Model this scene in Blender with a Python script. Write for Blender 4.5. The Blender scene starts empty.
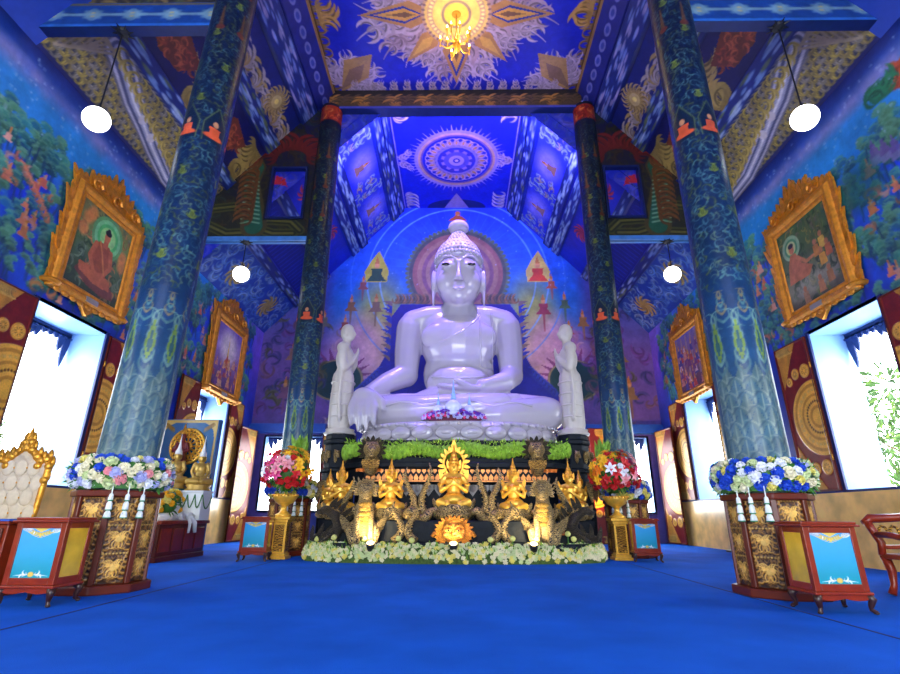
import bpy, math, random
import numpy as np
from mathutils import Vector, Matrix, Euler
from mathutils.bvhtree import BVHTree
S = bpy.context.scene
COL = S.collection
rnd = random.Random(11)
rng = np.random.default_rng(11)
PI = math.pi
V = Vector

# ---------------------------------------------------------------- camera
cam_d = bpy.data.cameras.new('camera')
cam = bpy.data.objects.new('camera', cam_d)
COL.objects.link(cam)
cam_d.sensor_width = 36.0
cam_d.lens = 500.0 / 900.0 * 36.0
cam_d.clip_end = 200
cam.matrix_world = (Matrix.Translation((0.07, 0.0, 0.9)) @ Matrix.Rotation(math.radians(0.85), 4, 'Z')
                    @ Matrix.Rotation(math.radians(90 + 19.65), 4, 'X') @ Matrix.Rotation(math.radians(0.3), 4, 'Z'))
S.camera = cam

# ---------------------------------------------------------------- world, lights, exposure
W = bpy.data.worlds.new('daylight')
S.world = W
W.use_nodes = True
bg = W.node_tree.nodes['Background']
bg.inputs['Color'].default_value = (0.9, 0.96, 1.0, 1)
bg.inputs['Strength'].default_value = 12.5
S.view_settings.view_transform = 'Standard'
S.view_settings.look = 'None'
S.view_settings.gamma = 1.0
S.view_settings.use_curve_mapping = False
S.view_settings.exposure = 0.0
S.cycles.max_bounces = 7
S.cycles.diffuse_bounces = 4
S.cycles.glossy_bounces = 3
S.cycles.sample_clamp_indirect = 6.0


def area(name, loc, target, sx, sy, power, col=(1, 1, 1), portal=False, spread=180):
    d = bpy.data.lights.new(name, 'AREA')
    d.shape = 'RECTANGLE'
    d.size, d.size_y = sx, sy
    d.energy = power
    d.color = col
    d.spread = math.radians(spread)
    if portal:
        d.cycles.is_portal = True
    o = bpy.data.objects.new(name, d)
    COL.objects.link(o)
    o.location = loc
    o.rotation_euler = (V(target) - V(loc)).to_track_quat('-Z', 'Y').to_euler()
    return o


def spot(name, loc, target, power, col, deg=60, blend=0.6, radius=0.08):
    d = bpy.data.lights.new(name, 'SPOT')
    d.energy = power
    d.color = col
    d.spot_size = math.radians(deg)
    d.spot_blend = blend
    d.shadow_soft_size = radius
    o = bpy.data.objects.new(name, d)
    COL.objects.link(o)
    o.location = loc
    o.rotation_euler = (V(target) - V(loc)).to_track_quat('-Z', 'Y').to_euler()
    return o


def point(name, loc, power, col, radius=0.1, parent=None):
    d = bpy.data.lights.new(name, 'POINT')
    d.energy = power
    d.color = col
    d.shadow_soft_size = radius
    o = bpy.data.objects.new(name, d)
    COL.objects.link(o)
    o.location = loc
    o.parent = parent
    return o


XW, YB, YF = 7.95, 19.4, -7.0           # half room width, back wall, front wall
ZT, ZR, ZC = 9.3, 8.1, 14.05            # side wall tops (front bays / rear bay), flat ceiling
WIN = [(-3.4, -1.4), (2.6, 4.6), (8.65, 10.65), (15.1, 17.2)]
WZ0, WZ1 = 1.42, 4.75
for sx in (-1, 1):
    for (a, b) in WIN:
        area('daylight_portal', (sx * (XW + 0.45), (a + b) / 2, (WZ0 + WZ1) / 2), (0, (a + b) / 2, (WZ0 + WZ1) / 2), b - a, WZ1 - WZ0, 1, portal=True)
area('daylight_portal', (0, YF - 0.3, 3.6), (0, 0, 3.6), 9.0, 7.0, 1, portal=True)
for sx in (-1, 1):
    area('daylight_portal', (sx * 6.2, YB + 0.45, 2.4), (sx * 6.2, 0, 2.4), 2.2, 2.7, 1, portal=True)
# blue colour-wash lamps of the shrine, mounted behind the cross beam and on the altar top
BLUE = (0.27, 0.2, 1.0)
area('blue_wash_lamp', (0, 13.3, 13.0), (0, 17.6, 14.0), 6.0, 0.25, 430, BLUE)
area('blue_wash_lamp', (-3.6, 13.5, 11.4), (-1.0, 17.0, 14.0), 0.3, 1.2, 110, BLUE)
area('blue_wash_lamp', (3.6, 13.5, 11.4), (1.0, 17.0, 14.0), 0.3, 1.2, 110, BLUE)
spot('violet_spot', (-1.0, 11.92, 2.75), (0.0, 13.9, 6.4), 150, (0.3, 0.18, 1.0), 60, 1.0, .3)
spot('violet_spot', (1.1, 11.92, 2.75), (0.2, 13.9, 6.4), 150, (0.3, 0.18, 1.0), 60, 1.0, .3)
spot('violet_spot', (-1.5, 12.75, 13.2), (0.1, 14.0, 5.6), 6000, (0.3, 0.19, 1.0), 40, 1.0)
spot('violet_spot', (1.5, 12.75, 13.2), (0.1, 14.0, 5.6), 6000, (0.3, 0.19, 1.0), 40, 1.0)

# ---------------------------------------------------------------- helpers
def s2l(c):
    c = np.clip(np.asarray(c, dtype=np.float64) / 255.0, 0, 1)
    return np.where(c <= 0.04045, c / 12.92, ((c + 0.055) / 1.055) ** 2.4)


def M(name, col=(200, 200, 200), rough=0.5, metal=0.0, var=0.0, vs=6.0, bump=0.0, bs=40.0, emit=0.0, attr=False, coat=0.0, ecol=None, sss=0.0, trans=0.0, spec=0.5):
    m = bpy.data.materials.new(name)
    m.use_nodes = True
    nt = m.node_tree
    p = nt.nodes['Principled BSDF']
    p.inputs['Roughness'].default_value = rough
    p.inputs['Metallic'].default_value = metal
    p.inputs['Coat Weight'].default_value = coat
    p.inputs['Specular IOR Level'].default_value = spec
    p.inputs['Transmission Weight'].default_value = trans
    lc = tuple(float(x) for x in s2l(col))
    p.inputs['Base Color'].default_value = lc + (1,)
    tc = nt.nodes.new('ShaderNodeTexCoord')
    if attr:
        a = nt.nodes.new('ShaderNodeAttribute')
        a.attribute_name = 'Col'
        src = a.outputs['Color']
    else:
        src = None
    if var > 0:
        n = nt.nodes.new('ShaderNodeTexNoise')
        n.inputs['Scale'].default_value = vs
        n.inputs['Detail'].default_value = 6
        nt.links.new(tc.outputs['Object'], n.inputs['Vector'])
        r = nt.nodes.new('ShaderNodeMapRange')
        r.inputs['From Min'].default_value = 0.3
        r.inputs['From Max'].default_value = 0.7
        r.inputs['To Min'].default_value = 1 - var
        r.inputs['To Max'].default_value = 1 + var
        nt.links.new(n.outputs['Fac'], r.inputs['Value'])
        vm = nt.nodes.new('ShaderNodeVectorMath')
        vm.operation = 'SCALE'
        nt.links.new(r.outputs['Result'], vm.inputs['Scale'])
        if src is not None:
            nt.links.new(src, vm.inputs[0])
        else:
            vm.inputs[0].default_value = lc
        src = vm.outputs[0]
    if src is not None:
        nt.links.new(src, p.inputs['Base Color'])
    if bump > 0:
        n2 = nt.nodes.new('ShaderNodeTexNoise')
        n2.inputs['Scale'].default_value = bs
        n2.inputs['Detail'].default_value = 5
        nt.links.new(tc.outputs['Object'], n2.inputs['Vector'])
        b = nt.nodes.new('ShaderNodeBump')
        b.inputs['Strength'].default_value = bump
        b.inputs['Distance'].default_value = 0.02
        nt.links.new(n2.outputs['Fac'], b.inputs['Height'])
        nt.links.new(b.outputs['Normal'], p.inputs['Normal'])
    if emit > 0:
        ec = tuple(float(x) for x in s2l(ecol or col))
        p.inputs['Emission Color'].default_value = ec + (1,)
        p.inputs['Emission Strength'].default_value = emit
    return m


def M_carved(name, lo, hi, scale=9.0, metal=0.5, rough=0.35, bump=0.7, cut=0.5):
    """carved and gilded wood: warped scroll bands, gold on the high parts, dark in the hollows"""
    m = bpy.data.materials.new(name)
    m.use_nodes = True
    nt = m.node_tree
    p = nt.nodes['Principled BSDF']
    tc = nt.nodes.new('ShaderNodeTexCoord')
    n = nt.nodes.new('ShaderNodeTexNoise')
    n.inputs['Scale'].default_value = scale * 0.45
    n.inputs['Detail'].default_value = 2
    nt.links.new(tc.outputs['Object'], n.inputs['Vector'])
    w = nt.nodes.new('ShaderNodeTexWave')
    w.wave_type = 'RINGS'
    w.inputs['Scale'].default_value = scale * 0.55
    w.inputs['Distortion'].default_value = 9.0
    w.inputs['Detail'].default_value = 2.5
    w.inputs['Detail Scale'].default_value = 1.6
    nt.links.new(tc.outputs['Object'], w.inputs['Vector'])
    mx = nt.nodes.new('ShaderNodeMath')
    mx.operation = 'MULTIPLY_ADD'
    mx.inputs[1].default_value = 0.75
    nt.links.new(w.outputs['Fac'], mx.inputs[0])
    sc = nt.nodes.new('ShaderNodeMath')
    sc.operation = 'MULTIPLY'
    sc.inputs[1].default_value = 0.35
    nt.links.new(n.outputs['Fac'], sc.inputs[0])
    nt.links.new(sc.outputs[0], mx.inputs[2])
    cr = nt.nodes.new('ShaderNodeValToRGB')
    cr.color_ramp.elements[0].position = cut - 0.12
    cr.color_ramp.elements[0].color = tuple(s2l(lo)) + (1,)
    cr.color_ramp.elements[1].position = cut + 0.12
    cr.color_ramp.elements[1].color = tuple(s2l(hi)) + (1,)
    nt.links.new(mx.outputs[0], cr.inputs['Fac'])
    nt.links.new(cr.outputs['Color'], p.inputs['Base Color'])
    b = nt.nodes.new('ShaderNodeBump')
    b.inputs['Strength'].default_value = bump
    b.inputs['Distance'].default_value = 0.03
    nt.links.new(mx.outputs[0], b.inputs['Height'])
    nt.links.new(b.outputs['Normal'], p.inputs['Normal'])
    p.inputs['Roughness'].default_value = rough
    p.inputs['Metallic'].default_value = metal
    return m


def tag(o, label=None, cat=None, group=None, kind=None):
    if label: o['label'] = label
    if cat: o['category'] = cat
    if group: o['group'] = group
    if kind: o['kind'] = kind
    return o


def empty(name, loc, label=None, cat=None, group=None, rz=0.0):
    o = bpy.data.objects.new(name, None)
    o.empty_display_size = 0.1
    COL.objects.link(o)
    o.location = loc
    o.rotation_euler = (0, 0, rz)
    return tag(o, label, cat, group)


def link(name, me, mat=None, parent=None, loc=None, smooth=True):
    o = bpy.data.objects.new(name, me)
    COL.objects.link(o)
    if mat is not None and len(me.materials) == 0:
        me.materials.append(mat)
    if parent is not None:
        o.parent = parent
    if loc is not None:
        o.location = loc
    if smooth is True:
        me.polygons.foreach_set('use_smooth', [True] * len(me.polygons))
    return o


def bevel(o, w, seg=2):
    m = o.modifiers.new('bevel', 'BEVEL')
    m.width = w
    m.segments = seg
    m.limit_method = 'ANGLE'
    m.angle_limit = math.radians(40)
    return o


def children_of(o):
    return [c for c in o.children]


def copy_tree(o, parent=None):
    c = o.copy()
    COL.objects.link(c)
    if parent is not None:
        c.parent = parent
    for ch in list(o.children):
        copy_tree(ch, c)
    return c


def dup(o, loc, rz=None, label=None, group=None):
    c = copy_tree(o)
    c.location = loc
    if rz is not None:
        c.rotation_euler = (0, 0, rz)
    if label: c['label'] = label
    if group: c['group'] = group
    return c


class MB:
    """collects shapes into one mesh"""
    def __init__(s):
        s.v = []
        s.f = []
        s.T = Matrix.Identity(4)

    def add(s, vs, fs):
        n = len(s.v)
        T = s.T
        s.v.extend([tuple(T @ V(p)) for p in vs])
        s.f.extend([tuple(i + n for i in f) for f in fs])
        return s

    def box(s, x0, x1, y0, y1, z0, z1):
        vs = [(x0, y0, z0), (x1, y0, z0), (x1, y1, z0), (x0, y1, z0), (x0, y0, z1), (x1, y0, z1), (x1, y1, z1), (x0, y1, z1)]
        return s.add(vs, [(0, 3, 2, 1), (4, 5, 6, 7), (0, 1, 5, 4), (1, 2, 6, 5), (2, 3, 7, 6), (3, 0, 4, 7)])

    def loft(s, rings, cap=True):
        n = len(rings[0])
        vs = [p for r in rings for p in r]
        fs = []
        for k in range(len(rings) - 1):
            for i in range(n):
                j = (i + 1) % n
                fs.append((k * n + i, k * n + j, (k + 1) * n + j, (k + 1) * n + i))
        if cap:
            fs.append(tuple(range(n - 1, -1, -1)))
            fs.append(tuple((len(rings) - 1) * n + i for i in range(n)))
        return s.add(vs, fs)

    def lathe(s, prof, seg=20, c=(0, 0, 0), sx=1.0, sy=1.0, rot=0.0):
        rings = []
        for r, z in prof:
            rings.append([(c[0] + sx * r * math.cos(rot + 2 * PI * i / seg), c[1] + sy * r * math.sin(rot + 2 * PI * i / seg), c[2] + z) for i in range(seg)])
        return s.loft(rings)

    def tube(s, pts, rad, seg=8, flat=1.0):
        pts = [V(p) for p in pts]
        if not hasattr(rad, '__len__'):
            rad = [rad] * len(pts)
        rings = []
        up = V((0, 0, 1))
        prev = None
        for i, p in enumerate(pts):
            d = (pts[min(i + 1, len(pts) - 1)] - pts[max(i - 1, 0)])
            if d.length < 1e-9:
                d = V((0, 0, 1))
            d.normalize()
            if prev is None:
                a = d.cross(V((0, 1, 0)))
                if a.length < 0.05:
                    a = d.cross(V((1, 0, 0)))
                a.normalize()
            else:
                a = (prev - d * prev.dot(d))
                if a.length < 1e-6:
                    a = d.orthogonal()
                a.normalize()
            prev = a
            b = d.cross(a)
            rings.append([tuple(p + a * (rad[i] * math.cos(2 * PI * k / seg)) + b * (rad[i] * flat * math.sin(2 * PI * k / seg))) for k in range(seg)])
        return s.loft(rings)

    def ell(s, c, r, seg=14, rg=9, rot=None):
        R = rot if rot is not None else Matrix.Identity(3)
        vs = [tuple(V(c) + R @ V((0, 0, r[2])))]
        for k in range(1, rg):
            t = PI * k / rg
            for i in range(seg):
                a = 2 * PI * i / seg
                vs.append(tuple(V(c) + R @ V((r[0] * math.sin(t) * math.cos(a), r[1] * math.sin(t) * math.sin(a), r[2] * math.cos(t)))))
        vs.append(tuple(V(c) + R @ V((0, 0, -r[2]))))
        fs = []
        for i in range(seg):
            fs.append((0, 1 + i, 1 + (i + 1) % seg))
        for k in range(rg - 2):
            for i in range(seg):
                a = 1 + k * seg
                j = (i + 1) % seg
                fs.append((a + i, a + seg + i, a + seg + j, a + j))
        L = len(vs) - 1
        a = 1 + (rg - 2) * seg
        for i in range(seg):
            fs.append((L, a + (i + 1) % seg, a + i))
        return s.add(vs, fs)

    def prism(s, poly, t0, t1, axis='y'):
        """poly in the plane; extruded along axis from t0 to t1"""
        def P(a, b, t):
            return (a, t, b) if axis == 'y' else ((a, b, t) if axis == 'z' else (t, a, b))
        n = len(poly)
        vs = [P(a, b, t0) for a, b in poly] + [P(a, b, t1) for a, b in poly]
        fs = [tuple(range(n)), tuple(range(2 * n - 1, n - 1, -1))]
        for i in range(n):
            j = (i + 1) % n
            fs.append((i, n + i, n + j, j))
        return s.add(vs, fs)

    def mesh(s, name):
        me = bpy.data.meshes.new(name)
        me.from_pydata(s.v, [], s.f)
        import bmesh
        bm = bmesh.new()
        bm.from_mesh(me)
        bmesh.ops.recalc_face_normals(bm, faces=bm.faces)
        bm.to_mesh(me)
        bm.free()
        return me

    def obj(s, name, mat, parent=None, loc=None, smooth=False):
        return link(name, s.mesh(name), mat, parent, loc, smooth)


def flame_poly(w, h, bend=0.25, n=7):
    """outline of one flame-shaped leaf, base on the x axis"""
    L, Rr = [], []
    for i in range(n + 1):
        t = i / n
        cx = bend * h * (t ** 2) * math.cos(t * 1.2)
        ww = w * 0.5 * (math.sin(PI * (0.28 + 0.72 * t)) ** 0.8 if t < 1 else 0)
        L.append((cx - ww, h * t))
        Rr.append((cx + ww, h * t))
    return L + Rr[:-1][::-1]


def sculpt(prims, voxel, smooth=6, fac=0.5):
    """fuse tubes and ellipsoids into one continuous skin"""
    mb = MB()
    for p in prims:
        if p[0] == 'e':
            rot = Euler(p[3]).to_matrix() if len(p) > 3 else None
            mb.ell(p[1], p[2], 18, 12, rot)
        elif p[0] == 't':
            mb.tube(p[1], p[2], 12)
            for q, r in ((p[1][0], p[2][0]), (p[1][-1], p[2][-1])):
                mb.ell(q, (r, r, r), 12, 8)
        elif p[0] == 'l':
            mb.lathe(p[1], 24, p[2], p[3], p[4])
    me = mb.mesh('tmp')
    o = bpy.data.objects.new('tmp', me)
    COL.objects.link(o)
    m = o.modifiers.new('r', 'REMESH')
    m.mode = 'VOXEL'
    m.voxel_size = voxel
    if smooth:
        k = o.modifiers.new('s', 'SMOOTH')
        k.iterations = smooth
        k.factor = fac
    dg = bpy.context.evaluated_depsgraph_get()
    out = bpy.data.meshes.new_from_object(o.evaluated_get(dg))
    bpy.data.objects.remove(o)
    bpy.data.meshes.remove(me)
    out.polygons.foreach_set('use_smooth', [True] * len(out.polygons))
    out.materials.clear()
    return out


# ---------------------------------------------------------------- painted surfaces
class Cv:
    """a painted surface: colour (and relief) sampled on a grid, in metres"""
    def __init__(s, w, h, ppm, bgc, x0=0.0, y0=0.0):
        s.w, s.h, s.p, s.x0, s.y0 = w, h, ppm, x0, y0
        s.nx, s.ny = max(2, int(w * ppm) + 1), max(2, int(h * ppm) + 1)
        s.a = np.empty((s.ny, s.nx, 3))
        s.a[:] = bgc
        s.hm = np.zeros((s.ny, s.nx))
        s.X, s.Y = np.meshgrid(x0 + np.linspace(0, w, s.nx), y0 + np.linspace(0, h, s.ny))

    def _sl(s, xa, xb, ya, yb):
        kx, ky = (s.nx - 1) / s.w, (s.ny - 1) / s.h
        i0 = max(0, int((xa - s.x0) * kx) - 1)
        i1 = min(s.nx, int((xb - s.x0) * kx) + 3)
        j0 = max(0, int((ya - s.y0) * ky) - 1)
        j1 = min(s.ny, int((yb - s.y0) * ky) + 3)
        if i0 >= i1 or j0 >= j1:
            return None
        return (slice(j0, j1), slice(i0, i1))

    def _mix(s, sl, m, col, hgt=None):
        m3 = m[..., None]
        s.a[sl] = s.a[sl] * (1 - m3) + np.asarray(col, float) * m3
        if hgt is not None:
            s.hm[sl] = s.hm[sl] * (1 - m) + hgt * m

    def ell(s, x, y, rx, ry, col, al=1.0, rot=0.0, soft=0.0, hgt=None, ring=None):
        r = max(rx, ry) * (1 + soft) + 2 / s.p
        sl = s._sl(x - r, x + r, y - r, y + r)
        if sl is None: return
        dx, dy = s.X[sl] - x, s.Y[sl] - y
        c, k = math.cos(rot), math.sin(rot)
        u, v = (dx * c + dy * k) / rx, (-dx * k + dy * c) / ry
        d = np.sqrt(u * u + v * v)
        e = soft if soft > 0 else 1.0 / (s.p * min(rx, ry) + 1e-6)
        m = np.clip((1 - d) / e + 0.5, 0, 1)
        if ring is not None:
            m = m * np.clip((d - ring) / e + 0.5, 0, 1)
        s._mix(sl, m * al, col, hgt)

    def poly(s, pts, col, al=1.0, hgt=None):
        P = np.asarray(pts, float)
        sl = s._sl(P[:, 0].min(), P[:, 0].max(), P[:, 1].min(), P[:, 1].max())
        if sl is None: return
        X, Y = s.X[sl], s.Y[sl]
        ins = np.zeros(X.shape, bool)
        n = len(P)
        for i in range(n):
            (xa, ya), (xb, yb) = P[i], P[(i + 1) % n]
            if ya == yb: continue
            c = ((ya > Y) != (yb > Y)) & (X < (xb - xa) * (Y - ya) / (yb - ya) + xa)
            ins ^= c
        s._mix(sl, ins * al, col, hgt)

    def rect(s, x0, x1, y0, y1, col, al=1.0, hgt=None):
        s.poly([(x0, y0), (x1, y0), (x1, y1), (x0, y1)], col, al, hgt)

    def stroke(s, pts, w0, w1, col, al=1.0, hgt=None, prof=None):
        P = np.asarray(pts, float)
        w = max(w0, w1)
        sl = s._sl(P[:, 0].min() - w, P[:, 0].max() + w, P[:, 1].min() - w, P[:, 1].max() + w)
        if sl is None: return
        X, Y = s.X[sl], s.Y[sl]
        A, B = P[:-1], P[1:]
        d = B - A
        L = (d * d).sum(1) + 1e-12
        t = np.clip(((X[..., None] - A[:, 0]) * d[:, 0] + (Y[..., None] - A[:, 1]) * d[:, 1]) / L, 0, 1)
        D = np.hypot(X[..., None] - A[:, 0] - t * d[:, 0], Y[..., None] - A[:, 1] - t * d[:, 1])
        n = len(A)
        q = (np.arange(n) + t) / n
        ww = w0 + (w1 - w0) * q if prof is None else w0 * np.sin(PI * (.16 + .84 * q)) ** .9
        m = np.clip(((ww / 2 - D) * s.p + 0.6), 0, 1).max(-1)
        s._mix(sl, m * al, col, hgt)

    def noise(s, cell, octv=4, seed=0):
        g = np.random.default_rng(seed)
        out = np.zeros((s.ny, s.nx))
        amp = 1.0
        tot = 0
        for o in range(octv):
            nx, ny = int(s.w / cell) + 3, int(s.h / cell) + 3
            r = g.random((ny, nx))
            fx = np.linspace(0, s.w / cell, s.nx)
            fy = np.linspace(0, s.h / cell, s.ny)
            ix, iy = fx.astype(int), fy.astype(int)
            tx, ty = fx - ix, fy - iy
            tx, ty = tx * tx * (3 - 2 * tx), ty * ty * (3 - 2 * ty)
            q = (r[iy][:, ix] * (1 - tx) + r[iy][:, ix + 1] * tx) * (1 - ty)[:, None] + (r[iy + 1][:, ix] * (1 - tx) + r[iy + 1][:, ix + 1] * tx) * ty[:, None]
            out += amp * q
            tot += amp
            amp *= 0.5
            cell *= 0.5
        return out / tot

    def speckle(s, amt, cell=0.25, seed=0):
        n = s.noise(cell, 4, seed)[..., None]
        s.a = np.clip(s.a * (1 + amt * (n - 0.5) * 2), 0, 255)

    def grad(s, stops):
        """vertical colour stops [(y, colour)] over the whole surface"""
        ys = [q[0] for q in stops]
        for k in range(3):
            s.a[..., k] = np.interp(s.Y, ys, [q[1][k] for q in stops])

    # ornament
    def curl(s, x, y, L, ang, turn, w, col, n=9, al=1.0, hgt=None):
        pts = [(x, y)]
        for i in range(n):
            a = ang + turn * ((i + 0.5) / n) ** 1.4
            pts.append((pts[-1][0] + L / n * math.cos(a), pts[-1][1] + L / n * math.sin(a)))
        s.stroke(pts, w, w * 0.12, col, al, hgt)
        return pts

    def flame(s, x, y, L, ang, turn, w, col, n=8, al=1.0, hgt=None):
        pts = [(x, y)]
        for i in range(n):
            a = ang + turn * (-.35 + 1.35 * ((i + 0.5) / n) ** 1.2)
            pts.append((pts[-1][0] + L / n * math.cos(a), pts[-1][1] + L / n * math.sin(a)))
        s.stroke(pts, w, 0, col, al, hgt, prof=1)
        return pts

    def kranok(s, x, y, z, ang, f, col, al=1.0, hgt=None):
        c = np.asarray(col, float)
        s.flame(x, y, z * 1.2, ang, f * 1.7, z * 0.23, c, 9, al, hgt)
        s.flame(x, y, z * 0.7, ang - f * .95, f * 1.5, z * 0.15, c * .88, 7, al, hgt)
        s.flame(x, y, z * 0.6, ang + f * 1.1, -f * 1.3, z * 0.13, c * .8, 6, al, hgt)
        if z * s.p > 9:
            s.flame(x + .12 * z * math.cos(ang), y + .12 * z * math.sin(ang), z * .8, ang, f * 1.7, z * .08, c * .6, 7, al)

    def flour(s, x, y, z, ang, f, col, al=1.0, n=6, bend=0.9):
        P = s.curl(x, y, z, ang, f * bend, z * 0.07, col, 12, al)
        for i in range(n):
            q = P[1 + int(i * 10 / n)]
            t = i / n
            a = ang + f * bend * (t ** 1.4)
            k = z * (0.42 - 0.2 * t)
            for g in (1, -1):
                s.kranok(q[0], q[1], k * rnd.uniform(0.8, 1.1), a + g * rnd.uniform(0.65, 0.95), -g, col, al)

    def field(s, x0, x1, y0, y1, step, z, cols, seed=1, al=1.0, hgt=None, jit=0.35):
        g = random.Random(seed)
        nx, ny = max(1, round((x1 - x0) / step)), max(1, round((y1 - y0) / step))
        for j in range(ny):
            for i in range(nx):
                x = x0 + (i + 0.5 + 0.5 * (j % 2) + g.uniform(-jit, jit)) * step
                y = y0 + (j + 0.5 + g.uniform(-jit, jit)) * step
                if x > x1: x -= (x1 - x0)
                s.kranok(x, y, z * g.uniform(0.75, 1.2), g.uniform(0, 2 * PI), g.choice((-1, 1)), g.choice(cols), al, hgt)

    def grid(s, name, mp, mat, parent=None, cut=None):
        """mp(X, Y, H) -> (x, y, z) arrays"""
        x, y, z = mp(s.X, s.Y, s.hm)
        co = np.stack([x, y, z], -1).reshape(-1, 3)
        col = np.ones((s.ny * s.nx, 4), np.float32)
        col[:, :3] = s2l(s.a).reshape(-1, 3)
        idx = np.arange(s.ny * s.nx).reshape(s.ny, s.nx)
        q = np.stack([idx[:-1, :-1], idx[:-1, 1:], idx[1:, 1:], idx[1:, :-1]], -1)
        if cut is not None:
            cx = (s.X[:-1, :-1] + s.X[1:, 1:]) / 2
            cy = (s.Y[:-1, :-1] + s.Y[1:, 1:]) / 2
            q = q[~cut(cx, cy)]
        q = q.reshape(-1, 4)
        me = bpy.data.meshes.new(name)
        me.vertices.add(len(co))
        me.vertices.foreach_set('co', co.astype(np.float32).ravel())
        me.loops.add(q.size)
        me.loops.foreach_set('vertex_index', q.astype(np.int32).ravel())
        me.polygons.add(len(q))
        me.polygons.foreach_set('loop_start', np.arange(0, q.size, 4, dtype=np.int32))
        me.update(calc_edges=True)
        at = me.color_attributes.new('Col', 'FLOAT_COLOR', 'POINT')
        at.data.foreach_set('color', col.ravel())
        me.validate()
        me.polygons.foreach_set('use_smooth', [True] * len(me.polygons))
        return link(name, me, mat, parent, None, None)


def struct(o, kind='structure'):
    o['kind'] = kind
    return o

# ---------------------------------------------------------------- materials
m_paint = M('painted_plaster', attr=True, rough=0.45, var=0.10, vs=9, bump=0.12, bs=30)
m_gloss = M('painted_lacquer', attr=True, rough=0.36, var=0.08, vs=14, bump=0.25, bs=26, coat=0.04, spec=.28)
m_relief = M('gilded_relief', attr=True, rough=0.36, metal=0.12, var=0.15, vs=30)
m_canvas = M('oil_painting', attr=True, rough=0.5, var=0.12, vs=20)
m_print = M('printed_panel', attr=True, rough=0.2, var=0.02)
m_gold = M('gilding', (226, 158, 48), rough=0.32, metal=0.55, var=0.22, vs=12, bump=0.35, bs=35)
m_goldb = M('bright_gilding', (246, 190, 70), rough=0.3, metal=0.45, var=0.12, vs=14)
m_frame = M('carved_gilt_frame', (214, 136, 34), rough=0.36, metal=0.4, var=0.25, vs=9, bump=0.6, bs=28)
m_brown = M('dark_red_wood', (92, 30, 12), rough=0.35, var=0.2, vs=7, coat=0.05, spec=.3)
m_wood = M('polished_redwood', (132, 40, 14), rough=0.3, var=0.2, vs=6, coat=0.1, spec=.35)
m_foot = M('black_lacquer_wood', (52, 26, 18), rough=0.3, var=0.15)
m_carve = M_carved('carved_gilt_panel', (58, 30, 14), (200, 150, 58), 11, 0.45, 0.38, 0.8, 0.52)
m_carve2 = M_carved('fine_carved_gilt', (80, 45, 14), (225, 165, 60), 18, 0.45, 0.38, 0.7, 0.5)
m_blue_trim = M('blue_gloss_paint', (30, 84, 176), rough=0.35, var=0.12, vs=5)
m_reveal = M('pale_blue_reveal', (128, 168, 214), rough=0.4, var=0.05, vs=3)
m_navy = M('navy_paint', (16, 34, 92), rough=0.4, var=0.15)
m_white = M('white_marble', (178, 172, 184), rough=0.22, var=0.03, vs=2, coat=0.25)
m_white_s = M('white_statue_stone', (196, 188, 180), rough=0.35, var=0.05, vs=4)
m_black = M('black_pupil', (12, 10, 18), rough=0.2)
m_dark = M_carved('dark_gilt_stone', (20, 28, 34), (110, 96, 70), 22, 0.35, 0.35, 0.9, 0.66)
m_tier = M('dark_teal_stone', (10, 20, 30), rough=0.55, spec=.2, var=0.35, vs=6, bump=0.5, bs=18)
m_grey = M_carved('silvered_scales', (36, 32, 28), (200, 168, 104), 26, 0.35, 0.35, 0.5, 0.55)
m_globe = M('lit_opal_globe', (255, 252, 245), rough=0.3, emit=7.0, ecol=(255, 252, 248))
m_bulb = M('lit_candle_bulb', (255, 230, 170), emit=14.0, ecol=(255, 214, 140))
m_lens = M('lit_flood_lens', (255, 236, 180), emit=10.0, ecol=(255, 226, 150))
m_cord = M('black_cord', (18, 18, 24), rough=0.5)
m_cream = M('cream_tufted_fabric', (222, 204, 172), rough=0.8, var=0.06, vs=20)
m_leaf = M('leaf_green', (60, 120, 40), rough=0.5, var=0.3, vs=10)
m_lime = M('lime_green_leaf', (120, 165, 50), rough=0.6, var=0.35, vs=14)
m_fl = {
    'cream': M('cream_petal', (240, 234, 200), rough=0.6, var=0.05),
    'white': M('white_petal', (240, 242, 246), rough=0.6, var=0.04),
    'blue': M('blue_petal', (34, 84, 205), rough=0.6, var=0.2),
    'pink': M('pink_petal', (238, 160, 165), rough=0.6, var=0.1),
    'yellow': M('pale_yellow_petal', (236, 224, 120), rough=0.6, var=0.1),
    'pale': M('pale_green_petal', (214, 226, 170), rough=0.6, var=0.1),
    'lilac': M('lilac_petal', (186, 190, 230), rough=0.6, var=0.1),
    'red': M('red_petal', (205, 34, 40), rough=0.5, var=0.15),
    'magenta': M('magenta_petal', (226, 64, 130), rough=0.5, var=0.15),
    'gold': M('golden_yellow_petal', (246, 190, 30), rough=0.5, var=0.1),
    'orange': M('orange_petal', (240, 130, 30), rough=0.5, var=0.1),
    'purple': M('purple_petal', (120, 60, 190), rough=0.5, var=0.2),
}

# ---------------------------------------------------------------- floor
fl = MB().box(-XW, XW, YF, YB, -0.1, 0.0).obj('floor', M('blue_carpet', (12, 92, 198), rough=0.95, var=0.16, vs=1.1, bump=0.5, bs=120, spec=0.12))
struct(fl)
sm = M('carpet_joint', (8, 26, 92), rough=0.95)
for k, x in enumerate((-3.66, 3.56)):
    struct(MB().box(x - 0.012, x + 0.012, YF, YB, -0.01, 0.004).obj('trim_%d' % (k + 1), sm))


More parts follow.
